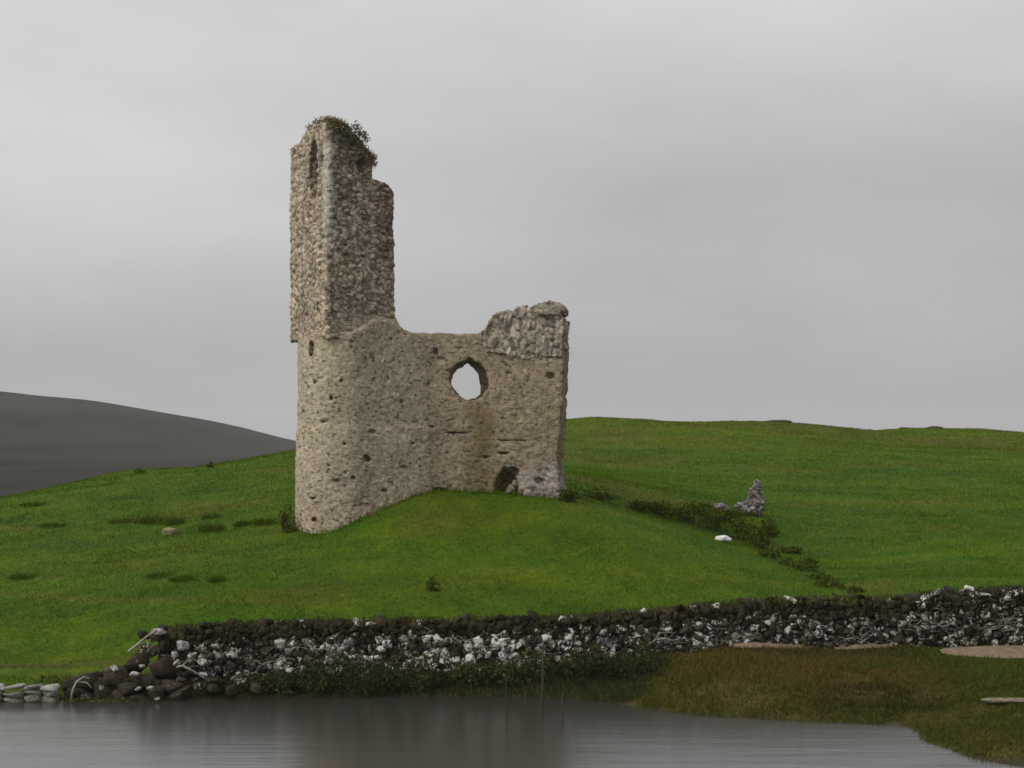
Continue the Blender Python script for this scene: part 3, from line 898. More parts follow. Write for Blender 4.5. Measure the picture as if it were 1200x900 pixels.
# --- dry stone wall along the shore
seglen = np.concatenate([[0], np.cumsum(np.hypot(np.diff(WALLX), np.diff(WALLY)))])
LEN = seglen[-1]
def wp(s):
    return np.array([np.interp(s, seglen, WALLX), np.interp(s, seglen, WALLY)])
def wtop(s): return float(np.interp(s, seglen, WALL_TOP))
def wfoot(s): return float(np.interp(s, seglen, WALL_FOOT))
def wdir(s):
    d = wp(min(s+.1, LEN)) - wp(max(s-.1, 0)); return d/np.hypot(*d)
S_OF = lambda px: float(np.interp(px, WALL[:, 0], seglen))
rng = np.random.default_rng(5)
WROOT = empty('dry_stone_wall', (float(WALLX[5]), float(WALLY[5]), float(WALL_FOOT[5])), 'long low dark dry stone wall spotted with white lichen along the shore', 'wall')
bV, bT, bC = [], [], []; cV, cT, cC = [], [], []
def push(L, V, T, C):
    off = sum(len(v) for v in L[0]); L[0].append(V); L[1].append(T+off); L[2].append(C)
body, cope = ([], [], []), ([], [], [])
LICH = np.array([(186, .34), (230, .40), (300, .42), (360, .44), (420, .46), (500, .55), (600, .54), (680, .48), (760, .44), (830, .48), (900, .44), (960, .34), (1040, .34), (1080, .40), (1200, .44), (1520, .42)])
def lich(px, frac):
    v = np.interp(px, LICH[:, 0], LICH[:, 1])
    lo = .30 + .18*np.interp(px, [300, 600, 900, 1100], [1, .2, 0, -1.0])
    return v * (1 - smooth(.70, .92, frac)*.75*(px < 1060)) 
def stone_c(px, frac, rng):
    top = smooth(.62, .9, frac)
    d = np.array([.036, .030, .020])*(1-top) + np.array([.030, .023, .012])*top
    d = d*rng.uniform(.4, 1.9)
    al = .20 + lich(px, frac)*rng.uniform(.22, .56)
    if rng.uniform() < .30: al *= .6
    if rng.uniform() < .06*(1-top): d = np.array([.33, .29, .24])*rng.uniform(.6, 1.2)
    return d, al
s = 0.0
for face in (0, 1):
    zk = 0
    hgt = 1.25
    for k in range(12):
        frac0 = k/11.2
        s = rng.uniform(0, .2)
        while s < LEN-.05:
            w = rng.uniform(.10, .30); hh = rng.uniform(.09, .17); px = float(np.interp(s, seglen, WALL[:, 0]))
            f_, t_ = wfoot(s) - .12, wtop(s)
            z = f_ + (t_ - f_ - .10)*frac0 + rng.normal()*.02
            p = wp(s + w/2); d = wdir(s); nrm = np.array([d[1], -d[0]])       # towards the camera
            if nrm[1] > 0: nrm = -nrm
            side = .26 - .10*frac0
            pos = p + nrm*((side if face == 0 else -side-.05) + rng.normal()*.03)
            V, T = angular(rng, (w*1.15, .36, hh*1.5))
            a = math.atan2(d[1], d[0]); ca, sa = math.cos(a), math.sin(a)
            V = V @ np.array([[ca, -sa, 0], [sa, ca, 0], [0, 0, 1]]).T + np.array([pos[0], pos[1], z])
            c, al = stone_c(px, frac0, rng)
            push(body, V, T, np.tile(np.append(c, al), (len(V), 1)))
            s += w
# coping stones, leaning and uneven
s = 0.0
while s < LEN-.05:
    px = float(np.interp(s, seglen, WALL[:, 0]))
    w = rng.uniform(.12, .30); hh = rng.uniform(.10, .26)
    if 890 < px < 1050: hh *= .6
    p = wp(s + w/2); d = wdir(s)
    z = wtop(s) - hh*.25 + rng.normal()*.03
    V, T = angular(rng, (w*1.12, .58, hh*1.1), .22)
    a = math.atan2(d[1], d[0]); ca, sa = math.cos(a), math.sin(a)
    V = V @ np.array([[ca, -sa, 0], [sa, ca, 0], [0, 0, 1]]).T + np.array([p[0], p[1], z])
    if px < 1060: c, al = np.array([.030, .023, .012])*rng.uniform(.5, 1.6), rng.uniform(.0, .34) if rng.uniform() > .05 else .42
    else: c, al = np.array([.04, .035, .028])*rng.uniform(.6, 1.6), rng.uniform(.2, .5)
    push(cope, V, T, np.tile(np.append(c, al), (len(V), 1)))
    s += w
wc = np.array(WROOT.location)
stonework = link('stonework', np_mesh('stonework', np.vstack(body[0]) - wc, np.vstack(body[1]), 3, np.vstack(body[2])), M_drystone, WROOT)
coping = link('coping', np_mesh('coping', np.vstack(cope[0]) - wc, np.vstack(cope[1]), 3, np.vstack(cope[2])), M_drystone, WROOT)
# dark earth and small stones filling the middle
hv, hq = [], []
for s in np.linspace(0, LEN, 90):
    p = wp(s); d = wdir(s); nrm = np.array([d[1], -d[0]])
    if nrm[1] > 0: nrm = -nrm
    for sd, zz in ((.20, wfoot(s)-.3), (.12, wtop(s)-.12), (-.12, wtop(s)-.12), (-.20, wfoot(s)-.3)):
        q = p + nrm*sd; hv.append((q[0]-wc[0], q[1]-wc[1], zz-wc[2]))
for i in range(89):
    for k in range(3): hq.append((i*4+k, i*4+k+1, i*4+k+5, i*4+k+4))
hearting = link('hearting', np_mesh('hearting', hv, hq, 4, np.tile((.03, .024, .014, 0), (len(hv), 1))), M_drystone, WROOT)
# moss and turf growing along the top
rng = np.random.default_rng(15)
n = 46000
ss = rng.uniform(0, LEN, n); px = np.interp(ss, seglen, WALL[:, 0])
dens = np.interp(px, [186, 250, 380, 440, 600, 880, 900, 1045, 1060, 1100, 1520], [1, .6, .55, .7, .45, .5, 1, 1, .5, .45, .45])
keep = rng.uniform(0, 1, n) < dens*(.4+.6*smooth(-.2, .3, fbm(ss*1.3, 0*ss, 0*ss, 3, 16)))
ss, px = ss[keep], px[keep]; n = len(ss)
P = np.stack([np.interp(ss, seglen, WALLX), np.interp(ss, seglen, WALLY) + rng.normal(size=n)*.17, np.interp(ss, seglen, WALL_TOP) + rng.uniform(-.16, .05, n)], 1)
PX_ = P[:, 0]
face = rng.uniform(0, 1, n) < .38
zt, zf = np.interp(ss, seglen, WALL_TOP), np.interp(ss, seglen, WALL_FOOT)
patch = smooth(-.1, .35, fbm(ss*1.7, 0*ss, 0*ss, 3, 19))
P[face, 1] = (np.interp(ss, seglen, WALLY) - .34)[face]
P[face, 2] = (zf + (zt-zf)*rng.uniform(0, 1, n)**(1.2 - .5*patch))[face]
P = P - wc
bright = ((px > 880) & (px < 1060) & (rng.uniform(0, 1, n) < .7)) | (rng.uniform(0, 1, n) < .12)
cols = np.where(bright[:, None], np.array([.10, .12, .022]), np.array([.048, .044, .013]))*rng.uniform(.6, 1.4, (n, 1))
V, T, c = blades(P, rng.uniform(.05, .13, n), np.full(n, .03), rng, cols, 1.2)
link('moss', np_mesh('moss', V, T, 3, c, False), M_leaf, WROOT)

# --- stones tumbled at the wall's broken left end, each a thing of its own
rng = np.random.default_rng(23)
end_pts = [ # photo column, row, size in metres, lichen, pale
 (96, 800, .75, .2, 0), (118, 808, .55, .3, 0), (140, 792, .6, .35, 0), (160, 776, .55, .3, 0), (176, 760, .5, .3, 0), (150, 806, .5, .2, 0), (172, 796, .62, .35, 0), (192, 780, .6, .25, 0), (200, 800, .55, .25, 0),
 (128, 786, .4, .4, 0), (112, 790, .35, .3, 0), (86, 812, .4, .3, 0), (184, 812, .42, .2, 0), (215, 806, .45, .3, 0), (232, 802, .36, .25, 0), (250, 804, .3, .2, 0), (272, 806, .34, .2, 0), (300, 803, .32, .2, 0), (248, 794, .3, .3, 0), (282, 796, .3, .3, 0), (120, 798, .42, .3, 0), (150, 798, .36, .35, 0), (180, 800, .36, .3, 0), (206, 812, .34, .25, 0), (142, 820, .3, .2, 0), (96, 812, .4, .3, 0), (168, 742, .3, .3, 0), (185, 742, .36, .5, 0), (137, 812, .42, .25, 0), (104, 818, .38, .2, 0), (160, 817, .35, .2, 0),
]
protos = []
for k in range(5):
    V, T = angular(rng, (1, .85, .78), .2)
    me = np_mesh('boulder', V, T, 3, np.tile((.036*(1+.3*k/5), .030, .020, .10 + .06*k), (len(V), 1)))
    me.materials.append(M_drystone); protos.append(me)
for i, (px, py, sz, li, pale) in enumerate(end_pts):
    Yd = 44.9 - (py-735)*.021
    o = bpy.data.objects.new('boulder', protos[i % 5]); COL.objects.link(o)
    o.location = (wx(px, Yd), Yd, wz(py, Yd) - .05); o.scale = (sz, sz, sz*rng.uniform(.7, 1.0)); o.rotation_euler = (rng.normal()*.3, rng.normal()*.3, rng.uniform(0, 6.28))
    tag(o, "dark lichen-spotted boulder tumbled at the shore wall's broken left end", 'boulder', 'boulders tumbled from the shore wall')
# white lichen-crusted stones standing out of the dark heap
M_white, nt, b = new_mat('white crusted stone')
n = noise_node(nt, 12, 8, .72)
nt.links.new(ramp(nt, n.outputs['Fac'], .42, (.07, .063, .05), .56, (.50, .48, .44)), b.inputs['Base Color'])
b.inputs['Roughness'].default_value = .9
bp = N(nt, 'ShaderNodeBump'); bp.inputs['Strength'].default_value = .8; bp.inputs['Distance'].default_value = .05
nt.links.new(n.outputs['Fac'], bp.inputs['Height']); nt.links.new(bp.outputs['Normal'], b.inputs['Normal'])
whites = [(162, 807, .15), (176, 806, .17), (119, 806, .17), (184, 819, .13), (134, 783, .20), (158, 790, .22), (166, 781, .18), (254, 757, .26), (272, 755, .18), (205, 767, .22), (226, 768, .24), (207, 777, .20), (237, 776, .22), (186, 740, .34), (214, 757, .42), (276, 769, .26), (487, 745, .30), (630, 763, .30)]
wprot = []
for k in range(4):
    V, T = angular(rng, (1, .8, .62), .2)
    me = np_mesh('white_stone', V, T, 3); me.materials.append(M_white); wprot.append(me)
for i, (px, py, sz) in enumerate(whites):
    Yd = 44.55 - (py-735)*.022 if px < 245 else 44.65 + (px-250)*.0021
    o = bpy.data.objects.new('white_stone', wprot[i % 4]); COL.objects.link(o)
    o.location = (wx(px, Yd), Yd, wz(py, Yd)); o.scale = (sz, sz*.9, sz*rng.uniform(.7, 1)); o.rotation_euler = (rng.normal()*.2, rng.normal()*.2, rng.uniform(0, 6.28))
    tag(o, 'small whitish crusted stone lodged in the dark stones of the shore wall', 'stone', 'white stones in the shore wall')

# bleached dead branches caught among them
def tube(pts, r0, r1, sides=6):
    pts = np.array(pts, float); n = len(pts); V = []; Q = []
    for i, p in enumerate(pts):
        t = pts[min(i+1, n-1)] - pts[max(i-1, 0)]; t /= np.linalg.norm(t)
        a = np.cross(t, (0.3, 0.2, 1)); a /= np.linalg.norm(a); b_ = np.cross(t, a)
        r = r0 + (r1-r0)*i/(n-1)
        for k in range(sides):
            V.append(p + r*(math.cos(k/sides*6.283)*a + math.sin(k/sides*6.283)*b_))
    for i in range(n-1):
        for k in range(sides): Q.append((i*sides+k, i*sides+(k+1) % sides, (i+1)*sides+(k+1) % sides, (i+1)*sides+k))
    V.append(pts[0]); V.append(pts[-1])
    for k in range(0, sides, 2):
        Q.append((n*sides, (k+2) % sides, k+1, k)); e = (n-1)*sides
        Q.append((n*sides+1, e+k, e+k+1, e+(k+2) % sides))
    return np.array(V), np.array(Q)
br = [
 ('bleached branch leaning down the broken left end of the shore wall', [(150, 764), (160, 756), (172, 746), (184, 738)], .035, 44.35, [[(170, 748), (174, 756), (178, 764)]]),
 ('forked bleached branch lying below the wall near its left end', [(194, 790), (203, 783), (214, 780), (226, 786), (240, 796)], .04, 44.1, [[(214, 780), (222, 772), (224, 764)], [(205, 782), (204, 772), (208, 764)]]),
 ('pale twig arching over the wall foot before the bracken', [(760, 757), (768, 750), (780, 748), (792, 752)], .028, 45.9, [[(768, 750), (774, 742), (790, 741)]]),
 ('thin pale branch across the middle of the boulder heap', [(158, 778), (168, 777), (180, 778), (189, 776)], .022, 44.25, []),
 ('bleached root at the water-side end of the boulder heap', [(83, 822), (85, 808), (90, 799), (98, 793), (104, 795)], .035, 43.0, [[(90, 799), (101, 800), (108, 806)]]),
]
for label, pts, r, Yd, forks in br:
    root = empty('dead_branch', (wx(pts[0][0], Yd), Yd, wz(pts[0][1], Yd)), label, 'branch')
    def w3(ps, dy=0): return np.array([(wx(a_, Yd), Yd + .05*math.sin(i*2.1), wz(b_, Yd)) for i, (a_, b_) in enumerate(ps)]) - np.array(root.location)
    V, Q = tube(w3(pts), r, r*.4); link('limb', np_mesh('limb', V, Q, 4), M_drift, root)
    for fk in forks:
        V, Q = tube(w3(fk), r*.6, r*.2); link('fork', np_mesh('fork', V, Q, 4), M_drift, root)

# bleached bramble stems tangled over the wall's face
rng = np.random.default_rng(29)
tang = [(216, 775, 40, 26), (300, 778, 50, 24), (345, 766, 50, 26), (385, 760, 50, 26), (432, 768, 40, 26), (505, 752, 60, 36), (550, 755, 60, 36), (596, 752, 50, 32), (648, 750, 40, 28), (700, 745, 46, 24), (775, 742, 46, 22), (845, 736, 50, 36), (880, 735, 46, 36), (925, 742, 50, 30), (1000, 735, 60, 40), (1075, 725, 40, 44), (1110, 715, 50, 40), (1160, 722, 60, 44), (1190, 712, 40, 40), (135, 795, 50, 30), (165, 785, 44, 36)]
for k, (px, py, wpx, hpx) in enumerate(tang):
    xw = wx(px, 46); sx = float(np.interp(xw, WALLX, WALLY)) - .42
    if px < 186: sx = 44.0
    org = np.array([wx(px, sx), sx, wz(py, sx)]); kk = sx/F
    L = ([], [])
    knots = [np.array([0., 0., -.3*hpx*kk])]
    for j in range(12):
        p0 = knots[rng.integers(max(0, len(knots)-30), len(knots))]
        a_ = rng.uniform(0, 6.28); pts = [p0]
        for q in range(4):
            a_ += rng.normal()*.55
            pts.append(pts[-1] + np.array([math.cos(a_)*.10, rng.normal()*.03, math.sin(a_)*.06]))
            pts[-1][0] = np.clip(pts[-1][0], -.6*wpx*kk, .6*wpx*kk); pts[-1][2] = np.clip(pts[-1][2], -.55*hpx*kk, .5*hpx*kk)
        knots += pts[1:]
        pts = [p + rng.normal(size=3)*.002 for p in pts]; V, Q = tube(pts, rng.uniform(.006, .011), .004, 4)
        off = sum(len(v) for v in L[0]); L[0].append(V); L[1].append(Q+off)
    o = link('bramble_tangle', np_mesh('bramble_tangle', np.vstack(L[0]), np.vstack(L[1]), 4), M_twig); o.location = org
    tag(o, 'tangle of bleached bramble stems over the dark stones of the shore wall', 'brambles', 'bramble tangles on the shore wall')

# --- low pale kerb wall at the water's edge on the far left
rng = np.random.default_rng(31)
kw = ([], [], [])
x = wx(-170, 43.1)
while x < wx(66, 43.1):
    w = rng.uniform(.18, .5)
    for k in range(3):
        V, T = angular(rng, (w*1.1, .45, .18 if k < 2 else .12), .08)
        c = np.array([.30, .30, .27])*rng.uniform(.7, 1.25) if k == 2 else np.array([.15, .145, .11])*rng.uniform(.6, 1.3)
        push(kw, V + np.array([x + w/2, 43.08 + rng.normal()*.03, .05 + k*.13]), T, np.tile(np.append(c, .25), (len(V), 1)))
    x += w
kc = np.array([wx(0, 43.1), 43.1, 0])
o = link('kerb_wall', np_mesh('kerb_wall', np.vstack(kw[0]) - kc, np.vstack(kw[1]), 3, np.vstack(kw[2])), M_drystone)
o.location = kc
tag(o, 'low pale stone edging wall at the water on the far left', 'wall')

# --- outcrop, white rock and other rocks on the hillside
def rocks(name, label, cat, parts, col, lichen, seed, mat=None):
    """parts: list of (offset, size, lean); one mesh"""
    rng = np.random.default_rng(seed); L = ([], [], [])
    for off, size, lean in parts:
        V, T = stone(rng, size, ICO4, .3, .45, False)
        V[:, 0] += V[:, 2]*lean
        taper = 1 - .42*np.clip((V[:, 2]/(size[2]/2)+1)/2, 0, 1)
        V[:, :2] *= taper[:, None]; V[:, 0] += (1-taper)*0 
        rr = .05*min(size)*4*fbm(V[:, 0]*4+off[0], V[:, 1]*4, V[:, 2]*4, 4, seed)
        V = V*(1+rr[:, None]) + np.array(off)
        push(L, V, T, np.tile(np.append(np.array(col)*rng.uniform(.85, 1.15), lichen), (len(V), 1)))
    return np_mesh(name, np.vstack(L[0]), np.vstack(L[1]), 3, np.vstack(L[2]))
gxp = on_ground(880, 603)
ROCK = [((.14, 0, .38), (.30, .26, .48)), ((.22, .02, .76), (.17, .17, .38)), ((.0, -.05, .26), (.40, .3, .28)), ((-.32, -.04, .36), (.26, .2, .13)), ((.33, -.03, .5), (.12, .12, .18))]
def sdf_rock(X, Y, Z):
    d = np.full(X.shape, 9.0)
    for o_, r_ in ROCK:
        q = (np.sqrt(((X-o_[0])/r_[0])**2 + ((Y-o_[1])/r_[1])**2 + ((Z-o_[2])/r_[2])**2) - 1)*min(r_)
        d = np.minimum(d, q)
    return d + .10*fbm(X*3.2, Y*3.2, Z*2.2, 3, 91) - .02
def col_rock(V, Nn, idv, joint):
    return stone_col(V, idv, joint, (.30, .265, .25), (.22, .195, .18), (.10, .088, .075), .4, .18, .7)*(1 + .4*fbm(V[:, 0]*6, V[:, 1]*6, V[:, 2]*6, 3, 92))[:, None]
om = masonry('rock_outcrop', sdf_rock, (-.9, .8, -.6, .6, -.2, 1.6, .03), .03, None, (.17, .17, .14), .05, col_rock, 93, miss=.05, bulge=.03, rough=.08)
me = om.data; bpy.data.objects.remove(om)
o = link('rock_outcrop', me); o.location = (gxp[0], gxp[1], gxp[2] - .05)
tag(o, 'pointed grey rock outcrop rising from dark gorse on the right slope', 'rock')
gxp = on_ground(843, 599)
me = rocks('rock', '', '', [((0, 0, .08), (.5, .35, .2), 0), ((.22, .1, .0), (.3, .3, .2), 0)], (.24, .21, .20), .3, 43)
o = link('rock', me, M_drystone); o.location = (gxp[0], gxp[1], gxp[2]+.1)
tag(o, 'low flat grey rock in the gorse left of the pointed outcrop', 'rock')
gxp = on_ground(847, 635)
V, T = stone(rng, (.50, .4, .22), ICO3, .15, .4, False)
M_quartz, nt, b = new_mat('white quartz')
qn_ = noise_node(nt, 9, 5, .6)
nt.links.new(ramp(nt, qn_.outputs['Fac'], .3, (.5, .5, .48), .6, (.82, .82, .80)), b.inputs['Base Color'])
o = link('white_rock', np_mesh('white_rock', V, T, 3), M_quartz); o.location = (gxp[0], gxp[1], gxp[2]+.09)
tag(o, 'bright white rock on the grass below the gorse', 'rock')
gxp = on_ground(200, 627)
V, T = stone(rng, (.5, .4, .3), ICO3, .3, .3, False)
o = link('pale_rock', np_mesh('pale_rock', V, T, 3, np.tile((.22, .20, .10, .2), (len(V), 1))), M_drystone); o.location = (gxp[0], gxp[1], gxp[2]+.08)
tag(o, 'small yellowish rock in the grass left of the castle', 'rock')
for px, py, sz, lab in ((912, 494, (1.5, 1, .30), 'dark grassy rock hump on the skyline above the outcrop'), (1096, 499, (1.0, .8, .3), 'small dark rock on the right end of the skyline'), (1060, 500, (.7, .6, .22), 'low dark rock on the skyline, left of another small one')):
    Yd = 113.3 if px < 1000 else 117.5
    V, T = stone(rng, sz, ICO3, .3, .3, False)
    xx = wx(px, Yd)
    o = link('skyline_rock', np_mesh('skyline_rock', V, T, 3, np.tile((.06, .055, .035, .1), (len(V), 1))), M_drystone); o.location = (xx, Yd, H(xx, Yd)-.02)
    tag(o, lab, 'rock')
# slab on the right shore
xs, ys = wx(1185, 40.6), 40.6
V, T = stone(rng, (1.1, .35, .12), ICO3, .5, .4, False)
o = link('shore_slab', np_mesh('shore_slab', V, T, 3, np.tile((.20, .17, .12, .3), (len(V), 1))), M_drystone); o.location = (xs, ys, H(xs, ys)+.08)
tag(o, 'long pale flat stone lying in grass near the right shore', 'stone')
# rubble in the broken hole at the wall's foot
t_, z_ = wall_pt(598, 578)
p_ = WA + WD*t_ + WNb*.1
me = rocks('rubble_stone', '', '', [((0, 0, 0), (.34, .3, .3), 0), ((.12, .0, .2), (.22, .2, .2), 0)], (.20, .18, .12), .2, 47)
o = link('rubble_stone', me, M_drystone); o.location = (p_[0], p_[1], z_+.1)
tag(o, 'fallen stones in the dark hole at the foot of the castle wall', 'stone')

# --- shrubs
def gshrub(px, py, wpx, hpx, n, pal, name, label, seed, leaf=.08, cat='shrub', group=None, lumps=9, w=(.5, .35, .15), near=30, depth=.8):
    x, y, z = on_ground(px, py, near)
    k = y/F
    return shrub(name, label, cat, (x, y, z-.03), (wpx*k/2*1.15, wpx*k/2*1.15*depth, hpx*k*1.05), n, pal, seed, leaf, group, lumps, w)
# shore shrubs along the bank
i = 0
for px, py, wpx, hpx in ((372, 812, 62, 42), (415, 815, 66, 46), (455, 812, 60, 40), (500, 806, 60, 34), (545, 803, 64, 34), (590, 800, 62, 34), (628, 797, 54, 34), (668, 797, 60, 38), (705, 796, 58, 40), (742, 796, 62, 46), (340, 812, 54, 30), (305, 812, 50, 22), (262, 812, 50, 18)):
    pal_w = (.62, .22, .16) if px < 470 or px > 720 else (.42, .44, .14)
    gshrub(px, py, wpx, hpx, 1500, 'bankshrub', 'shore_shrub', 'low dark olive shrub between the shore wall and the water', 200+i*3, .075, 'shrub', 'shrubs along the foot of the shore wall', 10, pal_w, near=42)
    i += 1
# gorse in the ravine
gor = [(748, 598, 44, 12), (775, 604, 54, 20), (805, 612, 64, 26), (838, 622, 74, 30), (868, 632, 66, 36), (888, 642, 50, 36), (820, 603, 60, 18), (852, 612, 56, 18), (905, 655, 40, 18), (920, 662, 30, 12), (938, 668, 46, 15), (958, 680, 36, 12), (975, 688, 50, 14), (925, 648, 40, 12), (946, 660, 30, 9), (905, 628, 24, 20), (1000, 694, 40, 8)]
for k, (px, py, wpx, hpx) in enumerate(gor):
    gshrub(px, py, wpx, hpx*.92, 520 if px < 900 else 260, 'gorse', 'gorse_bush', 'dark gorse bush in the line running down the right slope', 300+k*3, .10, 'bush', 'gorse bushes down the right slope', 9)
gshrub(898, 640, 16, 44, 320, 'yellowgreen', 'sapling', 'thin yellow-green sapling beside the gorse under the grey outcrop', 340, .08, 'sapling', None, 6)
gshrub(336, 624, 22, 34, 520, 'yellowgreen', 'ivy_bush', "yellow-green leafy bush against the castle's left foot", 351, .085, 'bush', None, 7)
gshrub(668, 588, 30, 20, 420, 'gorse', 'bramble_bush', "dark bramble bush at the castle's right corner", 354, .09, 'bush')
gshrub(700, 586, 60, 14, 520, 'gorse', 'bramble_bush', 'low spreading dark bramble right of the castle', 357, .09, 'bush')
gshrub(507, 692, 17, 20, 260, 'gorse', 'small_bush', 'lone small dark bush on the lawn in front of the castle', 360, .07, 'bush')
gshrub(733, 489, 12, 5, 120, 'gorse', 'skyline_bush', 'tiny dark bush on the skyline right of the castle', 363, .14, 'bush', near=90)
for px, py, wpx, hpx, lab in ((246, 548, 10, 8, 'small dark tuft on the left skyline nearer the castle'), (165, 554, 16, 5, 'small dark tuft on the left skyline farther from the castle')):
    gshrub(px, py, wpx, hpx, 120, 'gorse', 'skyline_bush', lab, 366+px, .12, 'bush', near=72)
# rush clumps on the meadow
rush = [(180, 612, 52, 13), (145, 612, 34, 7), (65, 616, 34, 6), (250, 607, 24, 8), (248, 621, 30, 11), (205, 614, 26, 10), (190, 675, 34, 5), (215, 679, 30, 5), (255, 680, 20, 5), (30, 676, 36, 6), (310, 614, 34, 10), (285, 616, 20, 8), (40, 592, 30, 6), (760, 596, 40, 10), (860, 604, 30, 8)]
for k, (px, py, wpx, hpx) in enumerate(rush):
    x, y, z = on_ground(px, py); kk = y/F
    V, T, c = tussock_mesh(400+k, wpx*kk/2*1.1, wpx*kk/2*1.9, max(hpx*kk*1.35, .22), 460, 'rush', (.5, .4, .10), .03, 1.1)
    o = link('rush_clump', np_mesh('rush_clump', V, T, 3, c, False), M_leaf); o.location = (x, y, z)
    tag(o, 'dark green clump of rushes on the meadow', 'rushes', 'rush clumps on the meadow')

# thin stakes standing in the shallows
for px, py, top, r, lab in ((593, 842, 790, .02, 'thinnest dark stake in the water, left of two others'), (636, 836, 757, .04, 'tallest dark wooden stake rising in front of the shore wall'), (659, 846, 812, .028, 'short dark stake in the water, right of the tallest one')):
    Yd = CAMH*F/(py-YH)
    r *= .55
    V, Q = tube([(0, 0, -.6), (.005, 0, (py-top)*Yd/F*.5), (.0, 0, (py-top)*Yd/F)], r*1.1, r*.9, 6)
    o = link('stake', np_mesh('stake', V, Q, 4), M_wood); o.location = (wx(px, Yd), Yd, 0)
    tag(o, lab, 'stake')

# ------------------------------------------------------------------ grass (nobody could count it)
rng = np.random.default_rng(77)
def scatter(n, y0, y1, dens_pow):
    u = rng.uniform(0, 1, n)
    # density falling with distance
    p = 1 - dens_pow
    y = (y0**p + u*(y1**p - y0**p))**(1/p)
    x = rng.uniform(-1, 1, n)*(.30*y + 3.5)
    return x, y
def in_castle(x, y):
    r = tower_plan(x, y) < -.03
    u, t = wall_uv(x, y)
    return r | ((u > -1) & (u < WL-.05) & (t > 0) & (t < WT))
x, y = scatter(620000, 43.2, 122, 1.1)
z = height(x, y)
keep = (z > .14) & ~in_castle(x, y) & (np.abs(y - wall_y(x)) > .28) & ~((bank_mask(x, y) > .4) & (y < wall_y(x)) & (x < wx(1080, 43))) & (mound_mask(x, y) < .3) & (sand_mask(x, y) < .2)
keep &= ~((x < -8) & (np.abs(y-45.45) < .13))
x, y, z = x[keep], y[keep], z[keep]; n = len(x)
base = turf_colour(x, y, z)
cols = base * rng.uniform(.95, 1.25, (n, 1)) * np.array([1.05, 1.1, 1.0])
dry = rng.uniform(0, 1, n) < .03
cols[dry] = np.array([.15, .125, .05])*rng.uniform(.7, 1.3, (dry.sum(), 1))
tall = np.clip(fbm(x/1.6, y/1.6, 0*x, 3, 79), 0, 1)
hh = rng.uniform(.04, .085, n)*(1+.9*tall)*(y/50)**.2
dcas = np.minimum(np.abs(tower_plan(x, y)), np.where((wall_uv(x, y)[0] > 0) & (wall_uv(x, y)[0] < WL), np.abs(wall_uv(x, y)[1]), 9))
hh = hh*(1 + 4.5*smooth(.5, .05, dcas)*rng.uniform(0, 1, n))
V, T, c = blades(np.stack([x, y, z-.012], 1), hh, .024*(y/48)**.9*rng.uniform(.7, 1.3, n), rng, np.clip(cols, .001, 1), 1.6)
grass = link('grass', np_mesh('grass', V, T, 3, c, False), M_grass)
tag(grass, kind='stuff')

# sedge and dead bracken over the right bank
n = 150000
x = rng.uniform(wx(740, 44), wx(1420, 40), n); y = rng.uniform(33.8, 47.6, n); z = height(x, y)
mm = mound_mask(x, y)
mm = np.maximum(mm, .8*smooth(wx(835, 46), wx(870, 46), x)*smooth(wx(1130, 46), wx(1060, 46), x)*smooth(45.2, 45.6, y)*(y < wall_y(x)-.3))
mm = np.maximum(mm, .35*smooth(wx(1090, 43), wx(1130, 43), x)*smooth(47, 46, y))
keep = (rng.uniform(0, 1, n) < mm*1.2) & (z > -.10 + .08*rng.normal(size=n)*0) & ((z > -.01) | (rng.uniform(0, 1, n) < .3)) & (sand_mask(x, y) < .25)
x, y, z = x[keep], y[keep], z[keep]; n = len(x)
t = np.clip(.5 + .8*fbm(x/1.4, y/1.0, 0*x, 4, 83), 0, 1)[:, None]
t = t*smooth(40.3, 43.2, y)[:, None]*.9 + t*.15
t = t*(1 - .75*smooth(wx(1060, 42), wx(1150, 42), x))[:, None]
dk = (smooth(1.1, .3, np.hypot((x - wx(1035, 41.5))/1.6, (y - 41.2)/1.9) + .3*fbm(x/.8, y/.8, 0*x, 3, 87)))[:, None]
br_c = np.array([.115, .078, .020]); ol = np.array([.070, .076, .012])
cols = (ol*(1-t) + br_c*t)*rng.uniform(.55, 1.5, (n, 1))*(1 - .42*dk)
hh = rng.uniform(.06, .17, n)*(1 + .8*np.clip(fbm(x/.7, y/.7, 0*x, 3, 85), -.5, 1))
V, T, c = blades(np.stack([x, y, z-.015], 1), hh, .026*rng.uniform(.7, 1.3, n), rng, cols, 1.8)
sedge = link('undergrowth', np_mesh('undergrowth', V, T, 3, c, False), M_grass)
tag(sedge, kind='stuff')
# weeds and coarse grass over the dark bank below the wall
n = 60000
x = rng.uniform(-11, wx(800, 46), n); y = rng.uniform(42.6, 46.6, n); z = height(x, y)
keep = (y < wall_y(x)-.2) & (z > -.01) & (mound_mask(x, y) < .5) & (rng.uniform(0, 1, n) < .35 + .65*smooth(wx(300, 44), wx(480, 44), x))
x, y, z = x[keep], y[keep], z[keep]; n = len(x)
cols = pal_cols(rng, 'bankshrub', n, (.5, .3, .2))
V, T, c = blades(np.stack([x, y, z-.015], 1), rng.uniform(.06, .2, n), .028*rng.uniform(.7, 1.3, n), rng, cols, 1.5)
weeds = link('bank_weeds', np_mesh('bank_weeds', V, T, 3, c, False), M_grass)
tag(weeds, kind='stuff')

